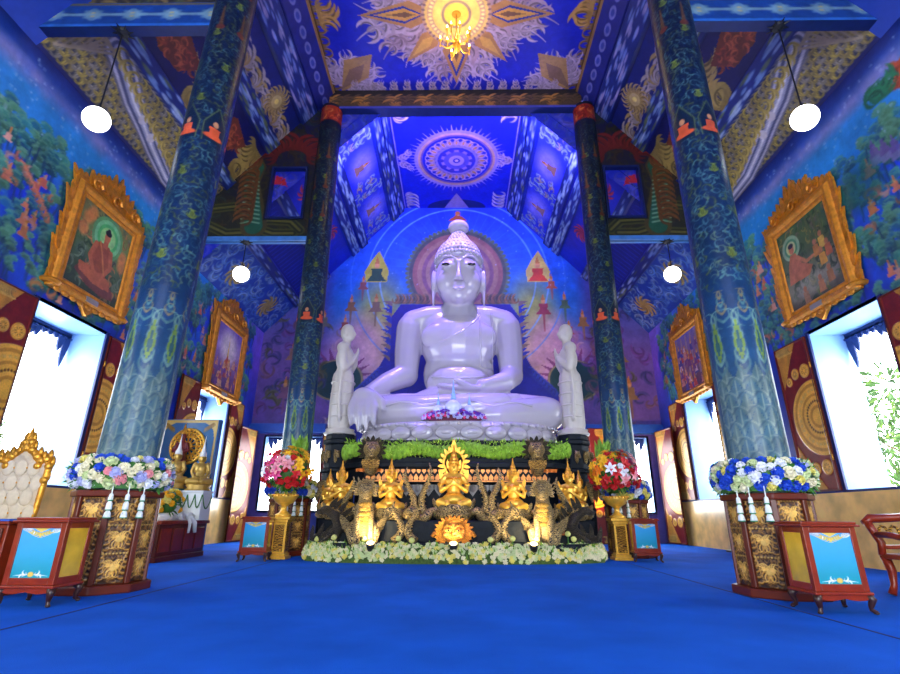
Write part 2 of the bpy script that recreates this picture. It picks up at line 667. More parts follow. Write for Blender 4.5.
def mini_deity(cv, x, y, s, robe, aura=None, skin=(210, 150, 90)):
    if aura is not None:
        cv.poly([(x - .36 * s, y - .42 * s), (x - .42 * s, y), (x - .2 * s, y + .42 * s), (x + .05 * s, y + .8 * s), (x + .24 * s, y + .4 * s), (x + .42 * s, y), (x + .36 * s, y - .42 * s)], aura)
    cv.poly([(x - .34 * s, y - .38 * s), (x - .16 * s, y - .12 * s), (x + .16 * s, y - .12 * s), (x + .34 * s, y - .38 * s)], robe)
    cv.poly([(x - .15 * s, y - .2 * s), (x - .2 * s, y + .12 * s), (x + .2 * s, y + .12 * s), (x + .15 * s, y - .2 * s)], robe)
    cv.ell(x, y + .22 * s, .09 * s, .11 * s, skin)
    cv.poly([(x - .09 * s, y + .28 * s), (x, y + .6 * s), (x + .09 * s, y + .28 * s)], (190, 120, 50))


def monk(cv, x, y, s, robe=(205, 92, 52), skin=(190, 130, 90)):
    cv.ell(x, y - .3 * s, .36 * s, .12 * s, robe)
    cv.poly([(x - .16 * s, y - .3 * s), (x - .2 * s, y + .08 * s), (x + .2 * s, y + .08 * s), (x + .16 * s, y - .3 * s)], robe)
    cv.ell(x, y + .22 * s, .1 * s, .13 * s, skin)


# ---------------------------------------------------------------- side walls
def side_wall(sx, seed):
    g = random.Random(seed)
    cv = Cv(YB - YF, ZT, 28, (20, 50, 150), x0=YF, y0=0)
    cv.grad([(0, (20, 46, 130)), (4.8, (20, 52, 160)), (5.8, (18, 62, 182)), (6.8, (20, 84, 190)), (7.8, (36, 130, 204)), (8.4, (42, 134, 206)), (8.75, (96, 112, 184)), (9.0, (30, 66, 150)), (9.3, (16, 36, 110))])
    # violet glow towards the rear corner, painted into the wall colour
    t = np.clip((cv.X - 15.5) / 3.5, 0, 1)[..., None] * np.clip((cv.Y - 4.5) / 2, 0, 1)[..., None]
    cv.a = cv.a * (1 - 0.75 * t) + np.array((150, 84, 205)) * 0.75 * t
    n = cv.noise(0.5, 4, seed)
    m = np.clip((n - 0.45) * 6, 0, 1) * np.clip(1 - np.abs(cv.Y - 8.7) / 0.32, 0, 1)
    cv.a = cv.a * (1 - 0.6 * m[..., None]) + np.array((150, 140, 190)) * 0.6 * m[..., None]
    y0, y1 = 2.0, 18.5
    # blue hills and rocks
    for i in range(150):
        y, z = g.uniform(y0, y1), g.uniform(4.9, 7.2)
        r = g.uniform(0.18, 0.5)
        c = g.choice([(20, 58, 200), (18, 70, 190), (24, 86, 190), (16, 44, 160)])
        cv.ell(y, z, r, r * 1.3, c, 0.75, soft=0.25)
        cv.stroke([(y - r, z), (y - r * .6, z + r), (y, z + r * 1.3), (y + r * .7, z + r * .9), (y + r, z)], .05, .03, (50, 120, 190), .7)
    # tree crowns in tiers
    for i in range(620):
        y = g.uniform(y0, y1)
        z = g.uniform(5.6, 8.1) if g.random() < .8 else g.uniform(4.9, 6)
        s = g.uniform(.13, .28)
        c = g.choice([(36, 120, 130), (56, 132, 112), (30, 104, 150), (80, 140, 100), (24, 96, 110)])
        for k in range(4):
            yy, zz = y + g.uniform(-s, s) * .7, z - k * s * .5
            cv.ell(yy, zz, s * .62, s * .36, [q * (1 - .12 * k) for q in c], .85, soft=.2)
            cv.stroke([(yy - s * .5, zz), (yy - s * .2, zz + s * .26), (yy + s * .25, zz + s * .25), (yy + s * .5, zz)], .045, .03, (110, 165, 130), .55)
        cv.stroke([(y, z - 1.6 * s), (y + g.uniform(-.1, .1), z - 3.2 * s)], .05, .03, (20, 60, 90), .8)
    # little orange and rose figures
    for i in range(210):
        y, z = g.uniform(y0, y1), g.uniform(4.9, 7.3)
        if 8.3 < y < 11.3 and z > 5: continue
        c = g.choice([(205, 120, 80), (190, 96, 70), (200, 140, 120), (180, 110, 60)])
        if g.random() < .5:
            cv.kranok(y, z, g.uniform(.16, .32), g.uniform(.3, 2.6), g.choice((-1, 1)), c, .85)
        else:
            mini_deity(cv, y, z, g.uniform(.26, .42), c)
    if sx > 0:   # rose-coloured palace roofs and a winged figure high on the right wall
        for k in range(5):
            cv.poly([(6.9 + .2 * k, 6.9 + .1 * k), (7.16 + .2 * k, 6.9 + .1 * k), (7.03 + .2 * k, 7.22 + .12 * k)], (110, 80, 150), .8)
            cv.rect(6.92 + .2 * k, 7.14 + .2 * k, 6.75 + .1 * k, 6.9 + .1 * k, (120, 110, 160), .8)
        for k in range(10):
            cv.kranok(6.6 + .12 * k, 8.0 + .05 * k, .55, 1.0 + .25 * k, 1 if k % 2 else -1, (190, 80, 50) if k < 6 else (40, 120, 80))
        cv.ell(8.3, 7.0, .5, .45, (20, 90, 80), .6, soft=.7)
    else:
        for k in range(9):
            cv.kranok(7.6 + .09 * k, 6.9 - .08 * k, .2, 2.2 - .1 * k, 1, (205, 120, 80))
    for k in range(260):
        y, z = g.uniform(4, 19), g.uniform(7.6, 9.2)
        cv.ell(y, z, .025, .025, (170, 190, 220), .6)
    cv.speckle(.14, .4, seed + 3)

    def cut(u, v):
        h = np.zeros(u.shape, bool)
        for (a, b) in WIN:
            h |= (u > a) & (u < b) & (v > WZ0) & (v < WZ1)
        return h
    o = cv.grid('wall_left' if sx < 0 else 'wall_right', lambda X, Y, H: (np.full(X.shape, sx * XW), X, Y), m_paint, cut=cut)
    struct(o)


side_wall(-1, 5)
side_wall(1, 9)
m_dado = M('gold_flecked_marble', (240, 190, 104), rough=0.3, var=0.26, vs=2.4, coat=0.2)
for sx, nm in ((-1, 'left'), (1, 'right')):
    xa, xb = sorted((sx * (XW - 0.06), sx * (XW + 0.05)))
    struct(MB().box(xa, xb, YF, YB, 0, 1.38).obj('baseboard_' + nm, m_dado))

# windows: deep pale blue reveals, dark carved fretwork under the lintel
wn = 0
m_fret = M('dark_blue_fretwork', (22, 48, 110), rough=0.5)


def fretwork(w, parent, place):
    """hanging carved fringe, w wide, its top at z = 0; place maps (u, t, z) to the room"""
    mb = MB()
    mb.box(-w / 2, w / 2, -0.02, 0.02, -0.1, 0)
    n = int(w / 0.16)
    for i in range(n):
        u = -w / 2 + (i + .5) * w / n
        e = abs(u) / (w / 2)
        h = 0.16 + 0.75 * max(0, e - .62) / .38 + 0.2 * max(0, 1 - abs(u) / .22)
        mb.prism([(u + p, -.06 - q) for p, q in flame_poly(.17, h, .2 * (1 if u < 0 else -1))], -.02, .02)
        mb.lathe([(.03, -.03), (.055, -.01), (.055, .01), (.03, .03)], 8, (u + w / n / 2, 0, -.12))
    me = mb.mesh('tracery')
    for v in me.vertices:
        v.co = V(place(*v.co))
    return link('tracery', me, m_fret, parent, None, False)


for sx in (-1, 1):
    for (a, b) in WIN:
        wn += 1
        mb = MB()
        x0, x1 = sx * XW, sx * (XW + 0.9)
        xa, xb = min(x0, x1), max(x0, x1)
        mb.box(xa, xb, a - .08, a, WZ0 - .08, WZ1 + .08)
        mb.box(xa, xb, b, b + .08, WZ0 - .08, WZ1 + .08)
        mb.box(xa, xb, a, b, WZ1, WZ1 + .08)
        mb.box(xa, xb, a, b, WZ0 - .08, WZ0)
        w = struct(mb.obj('window_%d' % wn, m_reveal))
        fm = MB()
        xi, xo = sorted((sx * (XW - .035), sx * (XW + .01)))
        fm.box(xi, xo, a - .07, a + .02, WZ0 - .05, WZ1 + .06)
        fm.box(xi, xo, b - .02, b + .07, WZ0 - .05, WZ1 + .06)
        fm.box(xi, xo, a, b, WZ0 - .05, WZ0 + .01)
        fm.obj('window_frame', m_navy, w)
        fretwork(b - a, w, lambda u, t, z, c=(a + b) / 2, s=sx: (s * (XW + .8) + t, c + u, WZ1 + z))
for sx in (-1, 1):
    wn += 1
    mb = MB()
    c = sx * 6.2
    mb.box(c - 1.18, c - 1.1, YB, YB + .4, 1.0, 3.8).box(c + 1.1, c + 1.18, YB, YB + .4, 1.0, 3.8).box(c - 1.1, c + 1.1, YB, YB + .4, 3.75, 3.8).box(c - 1.1, c + 1.1, YB, YB + .4, .97, 1.05)
    w = struct(mb.obj('window_%d' % wn, m_reveal))
    fretwork(2.2, w, lambda u, t, z, c=c: (c + u, YB + .3 + t, 3.75 + z * .6))

# ---------------------------------------------------------------- rear wall
cv = Cv(2 * XW, ZC + .3, 26, (24, 90, 200), x0=-XW, y0=0)
cv.grad([(0, (24, 50, 120)), (3.6, (40, 50, 130)), (4.6, (96, 66, 140)), (7.2, (150, 112, 160)), (8.4, (70, 110, 170)), (9.6, (32, 116, 200)), (12, (28, 90, 215)), (14, (26, 60, 210))])
ax = np.clip((np.abs(cv.X) - 5.0) / .6, 0, 1)[..., None]
cv.a = cv.a * (1 - .7 * ax) + np.array((92, 70, 140)) * .7 * ax
g = random.Random(3)
for i in range(170):                    # cloud scrolls
    x, z = g.uniform(-5.2, 5.2), g.uniform(3.6, 8.3)
    c = g.choice([(196, 140, 160), (130, 90, 170), (170, 120, 150), (90, 80, 160), (206, 170, 170), (120, 110, 60)])
    cv.kranok(x, z, g.uniform(.4, .9), g.uniform(0, 6.3), g.choice((-1, 1)), c, .7)
for sx in (-1, 1):
    cv.ell(sx * 3.2, 8.5, 1.0, 1.9, (170, 166, 60), .85, soft=.9)
    cv.ell(sx * 3.9, 7.3, 1.1, 1.4, (200, 150, 180), .8, soft=.8)
    # dark green discs with a flame rim
    x = sx * 4.75
    for k in range(15):
        a = PI * (1.15 - 1.3 * k / 14) if True else 0
        cv.poly([(x + .9 * math.cos(a - .12), 6.1 + .75 * math.sin(a - .12)), (x + 1.45 * math.cos(a), 6.15 + 1.3 * math.sin(a)), (x + .9 * math.cos(a + .12), 6.1 + .75 * math.sin(a + .12))], (120, 60, 110))
    cv.ell(x, 6.0, 1.05, .85, (18, 60, 66))
    cv.ell(x, 6.0, 1.05, .85, (150, 130, 90), ring=.93)
    for i in range(40):                 # aisle ends
        xx, z = sx * g.uniform(5.3, 7.8), g.uniform(4.4, 9)
        cv.kranok(xx, z, g.uniform(.4, .8), g.uniform(0, 6.3), g.choice((-1, 1)), g.choice([(120, 84, 100), (90, 90, 60), (110, 60, 130), (60, 60, 120)]), .8)
for r, c, wd in ((3.35, (120, 180, 230), .03), (3.9, (110, 170, 230), .03), (4.6, (70, 130, 215), .025)):
    cv.ell(.1, 10.6, r + wd, r + wd, c, .8, ring=(r - wd) / (r + wd))
for k in range(26):                     # fine rays
    a = PI * k / 25
    cv.stroke([(.1 + 2.2 * math.cos(a), 10.8 + 2.2 * math.sin(a)), (.1 + 3.3 * math.cos(a), 10.7 + 3.3 * math.sin(a))], .02, .01, (120, 180, 230), .2)
for k in range(64):                     # halo rim
    a = 2 * PI * k / 64
    cv.ell(.1 + 2.12 * math.cos(a), 10.75 + 2.12 * math.sin(a), .16, .1, (92, 112, 66), .95, rot=a)
for r, c in ((2.1, (74, 84, 70)), (1.95, (150, 100, 84)), (1.75, (166, 126, 96)), (1.55, (134, 92, 100)), (1.38, (166, 130, 104)), (1.2, (130, 104, 124))):
    cv.ell(.1, 10.75, r, r, c)
cv.ell(.1, 13.3, .16, .2, (180, 90, 40))
cv.poly([(-.35, 13.35), (.55, 13.35), (.1, 13.75)], (170, 84, 40))
cv.rect(.04, .16, 12.8, 13.4, (180, 96, 40))
cv.ell(.1, 13.75, .12, .12, (190, 110, 50))
# throne back with a jagged flame edge; blue spotlight glow painted as its colour
blue = (18, 28, 140)
cv.poly([(-2.3, 9.3), (-2.75, 8.6), (-2.75, 7.2), (-3.2, 6.3), (-4.1, 5.4), (-4.1, 3), (4.1, 3), (4.1, 5.4), (3.2, 6.3), (2.75, 7.2), (2.75, 8.6), (2.3, 9.3)], blue)
for sx in (-1, 1):
    for k in range(16):
        z = 6.9 + k * .16
        cv.poly([(sx * 2.65, z - .12), (sx * (2.98 + .12 * (k % 2)), z + .16), (sx * 2.65, z + .12)], (26, 50, 150) if k % 3 else (120, 100, 90))
    for k in range(8):
        cv.kranok(sx * (3.1 + .12 * k), 6.2 - .12 * k, .4, PI / 2, sx, (40, 60, 170))
    for k in range(10):
        cv.kranok(sx * (1.3 + .14 * k), 9.35 + .0 * k, .45, PI / 2 + .4 * sx, -sx, (150, 110, 60) if k % 2 else (96, 90, 60))
mini_deity(cv, -3.4, 10.85, 1.25, (40, 84, 50), (196, 190, 60))
mini_deity(cv, 3.55, 10.85, 1.25, (206, 70, 40), (210, 190, 90))
for x, z, s, c in ((-3.95, 10.25, .7, (150, 90, 80)), (-4.4, 9.3, .8, (130, 96, 60)), (-3.35, 9.3, .9, (120, 96, 70)), (-5.5, 8.6, .8, (110, 110, 90)), (-4.6, 8.4, .7, (150, 80, 70)),
                   (4.1, 10.3, .7, (170, 90, 60)), (4.6, 9.4, .8, (80, 110, 70)), (3.7, 9.2, 1.0, (150, 60, 70)), (5.3, 8.6, .8, (150, 110, 60)), (4.7, 8.2, .7, (170, 90, 90)), (-6.6, 7.2, 1, (150, 110, 90)), (6.6, 7.2, 1.2, (140, 110, 60)), (6.9, 5.6, 1, (130, 100, 60)), (-6.8, 5.6, .9, (120, 80, 110))):
    mini_deity(cv, x, z, s, c)
    cv.stroke([(x, z - .4 * s), (x, z - 1.1 * s)], .1, .04, c, .8)
for i in range(60):
    cv.ell(g.uniform(-5, 5), g.uniform(10, 13.8), .025, .025, (180, 210, 240), .6)
cv.rect(-XW, -5.0, 3.85, 4.25, (34, 96, 180))
cv.rect(5.0, XW, 3.85, 4.25, (34, 96, 180))
cv.speckle(.16, .35, 8)
struct(cv.grid('wall_back', lambda X, Y, H: (X, np.full(X.shape, YB), Y), m_paint,
               cut=lambda u, v: (np.abs(np.abs(u) - 6.2) < 1.1) & (v > 1.05) & (v < 3.75)))
k = 3
for sx in (-1, 1):
    xa, xb = sorted((sx * 5.0, sx * XW))
    struct(MB().box(xa, xb, YB - .16, YB + .02, 3.9, 4.2).obj('trim_%d' % k, m_blue_trim))
    k += 1
# entrance wall behind the camera, with a wide open doorway
pl = M('plain_blue_plaster', (30, 62, 160), rough=0.6, var=0.1)
struct(MB().box(-XW, -4.5, YF - .2, YF, 0, ZC).box(4.5, XW, YF - .2, YF, 0, ZC).box(-4.5, 4.5, YF - .2, YF, 7.1, ZC + .1).obj('wall_front', pl))

# ---------------------------------------------------------------- ceilings
LIL, GLD = (186, 160, 196), (190, 140, 78)
cv = Cv(8.1, 5.9, 40, (22, 34, 186), x0=-4.05, y0=7.0)
mx, my = .05, 10.1
for sx in (-1, 1):                      # gold edge border and corner scrolls
    for k in range(30):
        cv.kranok(sx * 3.95, 7.0 + k * .2, .3, PI / 2 * (1 + sx), 1 if k % 2 else -1, (150, 110, 60))
    cv.rect(min(sx * 3.9, sx * 4.05), max(sx * 3.9, sx * 4.05), 7, 12.9, (96, 70, 44))
    for ey, dy in ((12.8, -1), (7.1, 1)):
        cx, cy = sx * 3.75, ey
        for k in range(7):
            a = math.atan2(dy, -sx) + (k - 3) * .24
            cv.flour(cx + .3 * math.cos(a), cy + .3 * math.sin(a), 1.55 - .12 * abs(k - 3), a, 1 if k % 2 else -1, LIL)
        cv.poly([(cx, cy), (cx - sx * .35, cy + dy * 1.25), (cx - sx * 1.25, cy + dy * 1.45), (cx - sx * 1.0, cy + dy * .6)], (178, 132, 78), .9)
        cv.poly([(cx, cy + dy * .1), (cx - sx * .45, cy + dy * .9), (cx - sx * .95, cy + dy * 1.1), (cx - sx * .75, cy + dy * .55)], (120, 90, 90), .7)
        for k in range(8):
            cv.flour(sx * (3.2 - k * .42), cy, .55, dy * PI / 2 + sx * .3, sx * dy, LIL, n=4)
    for k in range(5):
        cv.kranok(sx * 3.8, my + (k - 2) * .14, .7 - .1 * abs(k - 2), PI / 2 * (1 + sx), 1 if k > 2 else -1, GLD)
for k in range(40):                     # scrolls radiating from the rosette
    a = 2 * PI * k / 40
    L = 1.5 + .75 * abs(math.cos(2 * a)) ** 2 + .25 * math.cos(a) ** 2
    x, y = mx + .8 * math.cos(a), my + .8 * math.sin(a)
    cv.flour(x, y, L * rnd.uniform(.75, 1.0), a + rnd.uniform(-.1, .1), 1 if k % 2 else -1, LIL if k % 3 else (170, 140, 170), n=4, bend=.7)
for q in range(8):                      # gold darts
    a = q * PI / 4
    L = (2.75 if q % 4 == 0 else 2.35 if q % 2 == 0 else 2.2)
    wd = .42 if q % 2 == 0 else .3
    def dart(l0, l1, w, c, al=1.0):
        ca, sa = math.cos(a), math.sin(a)
        pts = [(l0, 0), (l0 + (l1 - l0) * .35, w), (l1, 0), (l0 + (l1 - l0) * .35, -w)]
        cv.poly([(mx + u * ca - v * sa, my + u * sa + v * ca) for u, v in pts], c, al)
    dart(.5, L, wd, (176, 126, 86))
    if q % 2 == 0:
        dart(.9, L - .25, wd * .62, (30, 50, 150))
        dart(1.0, L - .45, wd * .45, (206, 150, 80))
        dart(1.15, L - .8, wd * .2, (120, 84, 70))
    else:
        dart(.9, L - .3, wd * .5, (206, 156, 90))
for r, c in ((.98, (190, 150, 140)), (.9, (226, 190, 120)), (.82, (200, 160, 140)), (.66, (240, 206, 120)), (.42, (150, 124, 120)), (.34, (246, 206, 90)), (.08, (160, 100, 40))):
    cv.ell(mx, my, r, r, c)
for k in range(40):
    a = 2 * PI * k / 40
    cv.ell(mx + .93 * math.cos(a), my + .93 * math.sin(a), .05, .03, (120, 90, 110), rot=a)
    cv.ell(mx + .74 * math.cos(a), my + .74 * math.sin(a), .05, .03, (250, 230, 160), rot=a)
cv.speckle(.08, .3, 21)
struct(cv.grid('ceiling', lambda X, Y, H: (X, Y, np.full(X.shape, ZC)), m_paint))
struct(MB().box(-4.05, 4.05, YF, 7.0, ZC, ZC + .1).obj('ceiling.001', pl))

cv = Cv(4.7, 6.5, 34, (20, 34, 196), x0=-2.35, y0=12.95)
mx, my = .05, 16.2
for r, c in ((1.66, (150, 130, 190)), (1.52, (196, 150, 130)), (1.42, (120, 90, 150)), (1.34, (24, 40, 190))):
    cv.ell(mx, my, r, r, c)
for k in range(64):
    a = 2 * PI * k / 64
    cv.stroke([(mx + 1.6 * math.cos(a), my + 1.6 * math.sin(a)), (mx + (1.95 if k % 2 else 1.8) * math.cos(a), my + (1.95 if k % 2 else 1.8) * math.sin(a))], .07, .01, (150, 130, 200))
for k in range(24):
    a = 2 * PI * k / 24
    for f in (-1, 1):
        cv.kranok(mx + .86 * math.cos(a), my + .86 * math.sin(a), .42, a, f, (186, 150, 190))
    cv.ell(mx + 1.0 * math.cos(a), my + 1.0 * math.sin(a), .09, .05, (200, 140, 90), rot=a)
for r, c in ((.84, (140, 120, 190)), (.74, (40, 50, 190)), (.62, (150, 120, 190)), (.5, (90, 80, 190)), (.3, (170, 140, 200)), (.14, (60, 50, 170)), (.07, (210, 180, 200))):
    cv.ell(mx, my, r, r, c)
for k in range(10):
    a = 2 * PI * k / 10
    cv.ell(mx + .62 * math.cos(a), my + .62 * math.sin(a), .13, .1, (60, 50, 170), rot=a)
for sx in (-1, 1):
    for f in (-1, 1):
        cv.flour(sx * 2.2, my + .1 * f, .8, PI / 2 * (1 + sx) + .5 * f, f, (190, 160, 200), n=4)
        for k in range(4):
            cv.kranok(sx * 2.15, my + f * (3 - .25 * k), .6, PI / 2 * (1 + sx) - .5 * f * sx * 0, f, (200, 180, 200))
    cv.rect(min(sx * 2.25, sx * 2.35), max(sx * 2.25, sx * 2.35), 12.95, 19.45, (140, 130, 200))
cv.ell(mx, 19.35, 1.3, .6, (16, 24, 90), .9)
cv.poly([(mx - .55, 19.4), (mx, 18.3), (mx + .55, 19.4)], (150, 130, 190))
cv.ell(mx, 13.3, .08, .2, (190, 160, 190))
cv.speckle(.08, .3, 23)
struct(cv.grid('ceiling.002', lambda X, Y, H: (X, Y, np.full(X.shape, ZC)), m_paint))


def slope_map(sx, p0, p1):
    """p0 = (x, z) foot, p1 = (x, z) top; v runs up the slope, relief stands off it"""
    L = math.hypot(p1[0] - p0[0], p1[1] - p0[1])
    dx, dz = (p1[0] - p0[0]) / L, (p1[1] - p0[1]) / L
    nx, nz = -dz, dx
    if nz > 0: nx, nz = -nx, -nz
    return L, lambda X, Y, H: (sx * (p0[0] + dx * Y + nx * H), X, p0[1] + dz * Y + nz * H)


def flecks(cv, v0, v1, y0, y1, seed, c0=(14, 36, 112), cols=((170, 186, 220), (120, 150, 200), (96, 110, 70)), hgt=.12):
    g = random.Random(seed)
    cv.rect(y0, y1, v0, v1, c0, hgt=hgt)
    for i in range(int((y1 - y0) * (v1 - v0) * 26)):
        y, v = g.uniform(y0, y1), g.uniform(v0 + .05, v1 - .05)
        cv.ell(y, v, g.uniform(.12, .25), g.uniform(.02, .045), g.choice(cols), .8)


LF, mpL = slope_map(-1, (XW, ZT), (4.0, ZC))
_, mpR = slope_map(1, (XW, ZT), (4.0, ZC))
cv = Cv(5.9, LF, 40, (12, 22, 88), x0=7.0, y0=0)
at = lambda s: (1 - s) * LF
# lowest panel: gold filigree with a silver sinuous band
cv.rect(7, 12.9, at(.985), at(.79), (44, 46, 66))
for j in range(8):
    for i in range(36):
        cv.kranok(7.0 + i * .165 + .08 * (j % 2), at(.98) + j * .145, .27, PI / 2 + .5, 1, ((176, 152, 70), (146, 126, 74), (140, 130, 120))[(i + j) % 3])
sb = [(7.9, at(.80)), (8.4, at(.83)), (9.0, at(.87)), (9.6, at(.895)), (10.3, at(.93)), (11.2, at(.965)), (12.4, at(.975))]
for w, c in ((.62, (96, 92, 110)), (.5, (170, 164, 184)), (.36, (70, 74, 110)), (.2, (150, 148, 176)), (.06, (206, 200, 210))):
    cv.stroke(sb, w, w * .5, c)
for sgn in (0, 1):
    cv.ell(9.5 + sgn * .5, at(.885 + sgn * .02), .12, .12, (190, 180, 190))
for k in range(18):
    t = k / 17
    cv.kranok(7.9 + 4.5 * t, at(.795 + .15 * t), .42, -.5, 1, (186, 160, 80))
for k in range(4):
    cv.stroke([(7.15 + .1 * k, at(.955) + .1 * k), (7.95 - .12 * k, at(.82)), (7.15 + .1 * k, at(.80) - .05 * k), (7.15 + .1 * k, at(.955) + .1 * k)], .05, .05, (150, 132, 110))
flecks(cv, at(.785), at(.715), 7, 12.9, 1)
cv.rect(7, 12.9, at(.71), at(.5), (12, 20, 84))
for y, s in ((7.15, .7), (7.15, .53), (12.6, .7), (12.6, .54), (9.9, .7), (9.9, .52)):     # gold leaves at the panel corners
    for k in range(7):
        cv.kranok(y + (k - 3) * .09, at(s), .75, PI / 2 * (1 if s > .6 else -1) + (k - 3) * .28, 1 if k > 3 else -1, (166, 140, 76))
for y in (8.55, 11.3):                  # red ochre flame lozenges
    c = at(.61)
    cv.poly([(y - .95, c - .1), (y - .1, c + .42), (y + .85, c + .2), (y + .5, c - .35), (y - .2, c - .42)], (110, 52, 30))
    cv.field(y - .75, y + .7, c - .28, c + .28, .16, .2, [(196, 96, 52), (160, 70, 40)], 6)
flecks(cv, at(.5), at(.41), 7, 12.9, 2)
cv.rect(7, 12.9, at(.41), at(.26), (14, 30, 110))
for i in range(9):
    for k in range(6):
        a = PI / 2 + (k - 2.5) * .42
        cv.kranok(7.2 + i * .7, at(.40), .62 - .05 * abs(k - 2.5), a, 1 if k > 2 else -1, (172, 158, 160) if (i + k) % 3 else (176, 148, 88))
for y in (8.7, 11.6):
    for k in range(16):
        a = 2 * PI * k / 16
        cv.kranok(y + .2 * math.cos(a), at(.33) + .2 * math.sin(a), .32, a, 1, (180, 150, 90))
    cv.ell(y, at(.33), .2, .2, (196, 170, 110))
    cv.ell(y, at(.33), .08, .08, (246, 220, 120))
flecks(cv, at(.255), at(.145), 7, 12.9, 3, cols=((150, 140, 190), (110, 130, 200)))
cv.rect(7, 12.9, at(.135), at(.02), (16, 28, 116), hgt=.1)
for i in range(12):
    cv.ell(7.25 + i * .5, at(.08), .2, .11, (120, 120, 190), .8)
    cv.ell(7.25 + i * .5, at(.08), .11, .06, (30, 50, 150), .8)
cv.rect(7, 12.9, at(.02), at(0), (130, 96, 56), hgt=.1)
cv.speckle(.12, .3, 31)
struct(cv.grid('ceiling.003', mpL, m_paint))
struct(cv.grid('ceiling.004', mpR, m_paint))
for sx, k in ((-1, 5), (1, 6)):
    mb = MB().prism([(sx * XW, ZT), (sx * 4.0, ZC), (sx * 4.0, ZC + .1), (sx * XW, ZT + .15)], YF, 7.0)
    struct(mb.obj('ceiling.%03d' % k, pl))

LB, mqL = slope_map(-1, (XW, ZR - .1), (2.3, ZC))
_, mqR = slope_map(1, (XW, ZR - .1), (2.3, ZC))
cv = Cv(6.5, LB, 32, (16, 34, 150), x0=12.95, y0=0)
at = lambda s: (1 - s) * LB
cv.rect(12.95, 19.45, at(1), at(.8), (24, 64, 160))
cv.field(13, 19.4, at(.99), at(.82), .3, .42, [(96, 140, 210), (64, 110, 190), (120, 150, 205)], 8)
for y in (15.2, 18.0):
    for k in range(9):
        cv.kranok(y, at(.9), .55, 2 * PI * k / 9, 1, (180, 150, 80))
flecks(cv, at(.8), at(.755), 12.95, 19.45, 4)
cv.rect(12.95, 19.45, at(.75), at(.6), (14, 28, 130))
for i in range(30):
    y = 13 + i * .22
    cv.stroke([(y, at(.74)), (y + .1, at(.62))], .05, .02, (30, 60, 170), .8)
flecks(cv, at(.6), at(.555), 12.95, 19.45, 5)
cv.rect(12.95, 19.45, at(.55), at(.4), (20, 40, 180))
for y in (14.2, 17.0):
    for k in range(10):
        cv.kranok(y, at(.47), .5, 2 * PI * k / 10, -1, (190, 50, 70))
flecks(cv, at(.4), at(.345), 12.95, 19.45, 6, cols=((170, 200, 190), (140, 180, 200)))
flecks(cv, at(.335), at(.285), 12.95, 19.45, 7, cols=((170, 200, 190), (150, 180, 210)))
cv.rect(12.95, 19.45, at(.28), at(.11), (40, 56, 190))
for y in (13.7, 16.4, 18.9):
    cv.field(y - .5, y + .5, at(.27), at(.12), .25, .32, [(140, 170, 170), (170, 150, 130)], 12)
for y in (15.1, 17.7):
    cv.ell(y, at(.19), .7, .55, (150, 140, 210), .8, soft=.8)
    mini_deity(cv, y, at(.2), .8, (150, 110, 90))
flecks(cv, at(.105), at(.06), 12.95, 19.45, 8, hgt=.14)
flecks(cv, at(.055), at(.015), 12.95, 19.45, 9, hgt=.1)
cv.speckle(.1, .3, 33)
struct(cv.grid('ceiling.007', mqL, m_paint))
struct(cv.grid('ceiling.008', mqR, m_paint))

# ---------------------------------------------------------------- beams and gable panels between the bays
def beam_cv(w, h, base, motif, seed):
    cv = Cv(w, h, 40, base)
    n = max(1, round(w / .75))
    for i in range(n):
        x = (i + .5) * w / n
        for k, (a, b) in enumerate(((.34, .05), (.2, .06), (.2, .06), (.12, .16))):
            cv.ell(x, h / 2, a, b, motif, .75, rot=(0, .5, -.5, 0)[k])
        cv.ell(x, h / 2, .06, .06, (190, 166, 100))
        cv.ell(x + w / n / 2, h / 2, .12, .04, (20, 44, 100))
        cv.stroke([(x - .36, h / 2), (x + .36, h / 2)], .05, .05, motif)
    cv.rect(0, w, 0, .05, (40, 100, 180))
    cv.rect(0, w, h - .05, h, (90, 84, 60))
    cv.speckle(.15, .2, seed)
    return cv


tn = 5
for sx in (-1, 1):                      # tie beams by the near columns and their gables
    xa, xb = (4.2, XW)
    b = struct(MB().box(*sorted((sx * xa, sx * xb)), 6.78, 7.0, 9.5, 10.1).obj('trim_%d' % tn, m_navy))
    tn += 1
    beam_cv(xb - xa, .6, (20, 62, 130), (112, 146, 160), 2).grid('beam_front', lambda X, Y, H, s=sx: (s * (xb - X), np.full(X.shape, 6.775), 9.5 + Y), m_paint, b)
    cv = Cv(xb - xa, 4.4, 24, (40, 38, 26), x0=xa, y0=10.1)
    cv.field(xa, xb, 10.15, 14, .34, .42, [(120, 100, 40), (80, 90, 50), (130, 110, 60)], 3)
    struct(cv.grid('wall_left.001' if sx < 0 else 'wall_right.001', lambda X, Y, H, s=sx: (s * X, np.full(X.shape, 6.9), Y), m_paint,
                   cut=lambda u, v: v > ZC - (u - 4.0) * (ZC - ZT) / (XW - 4.0)))
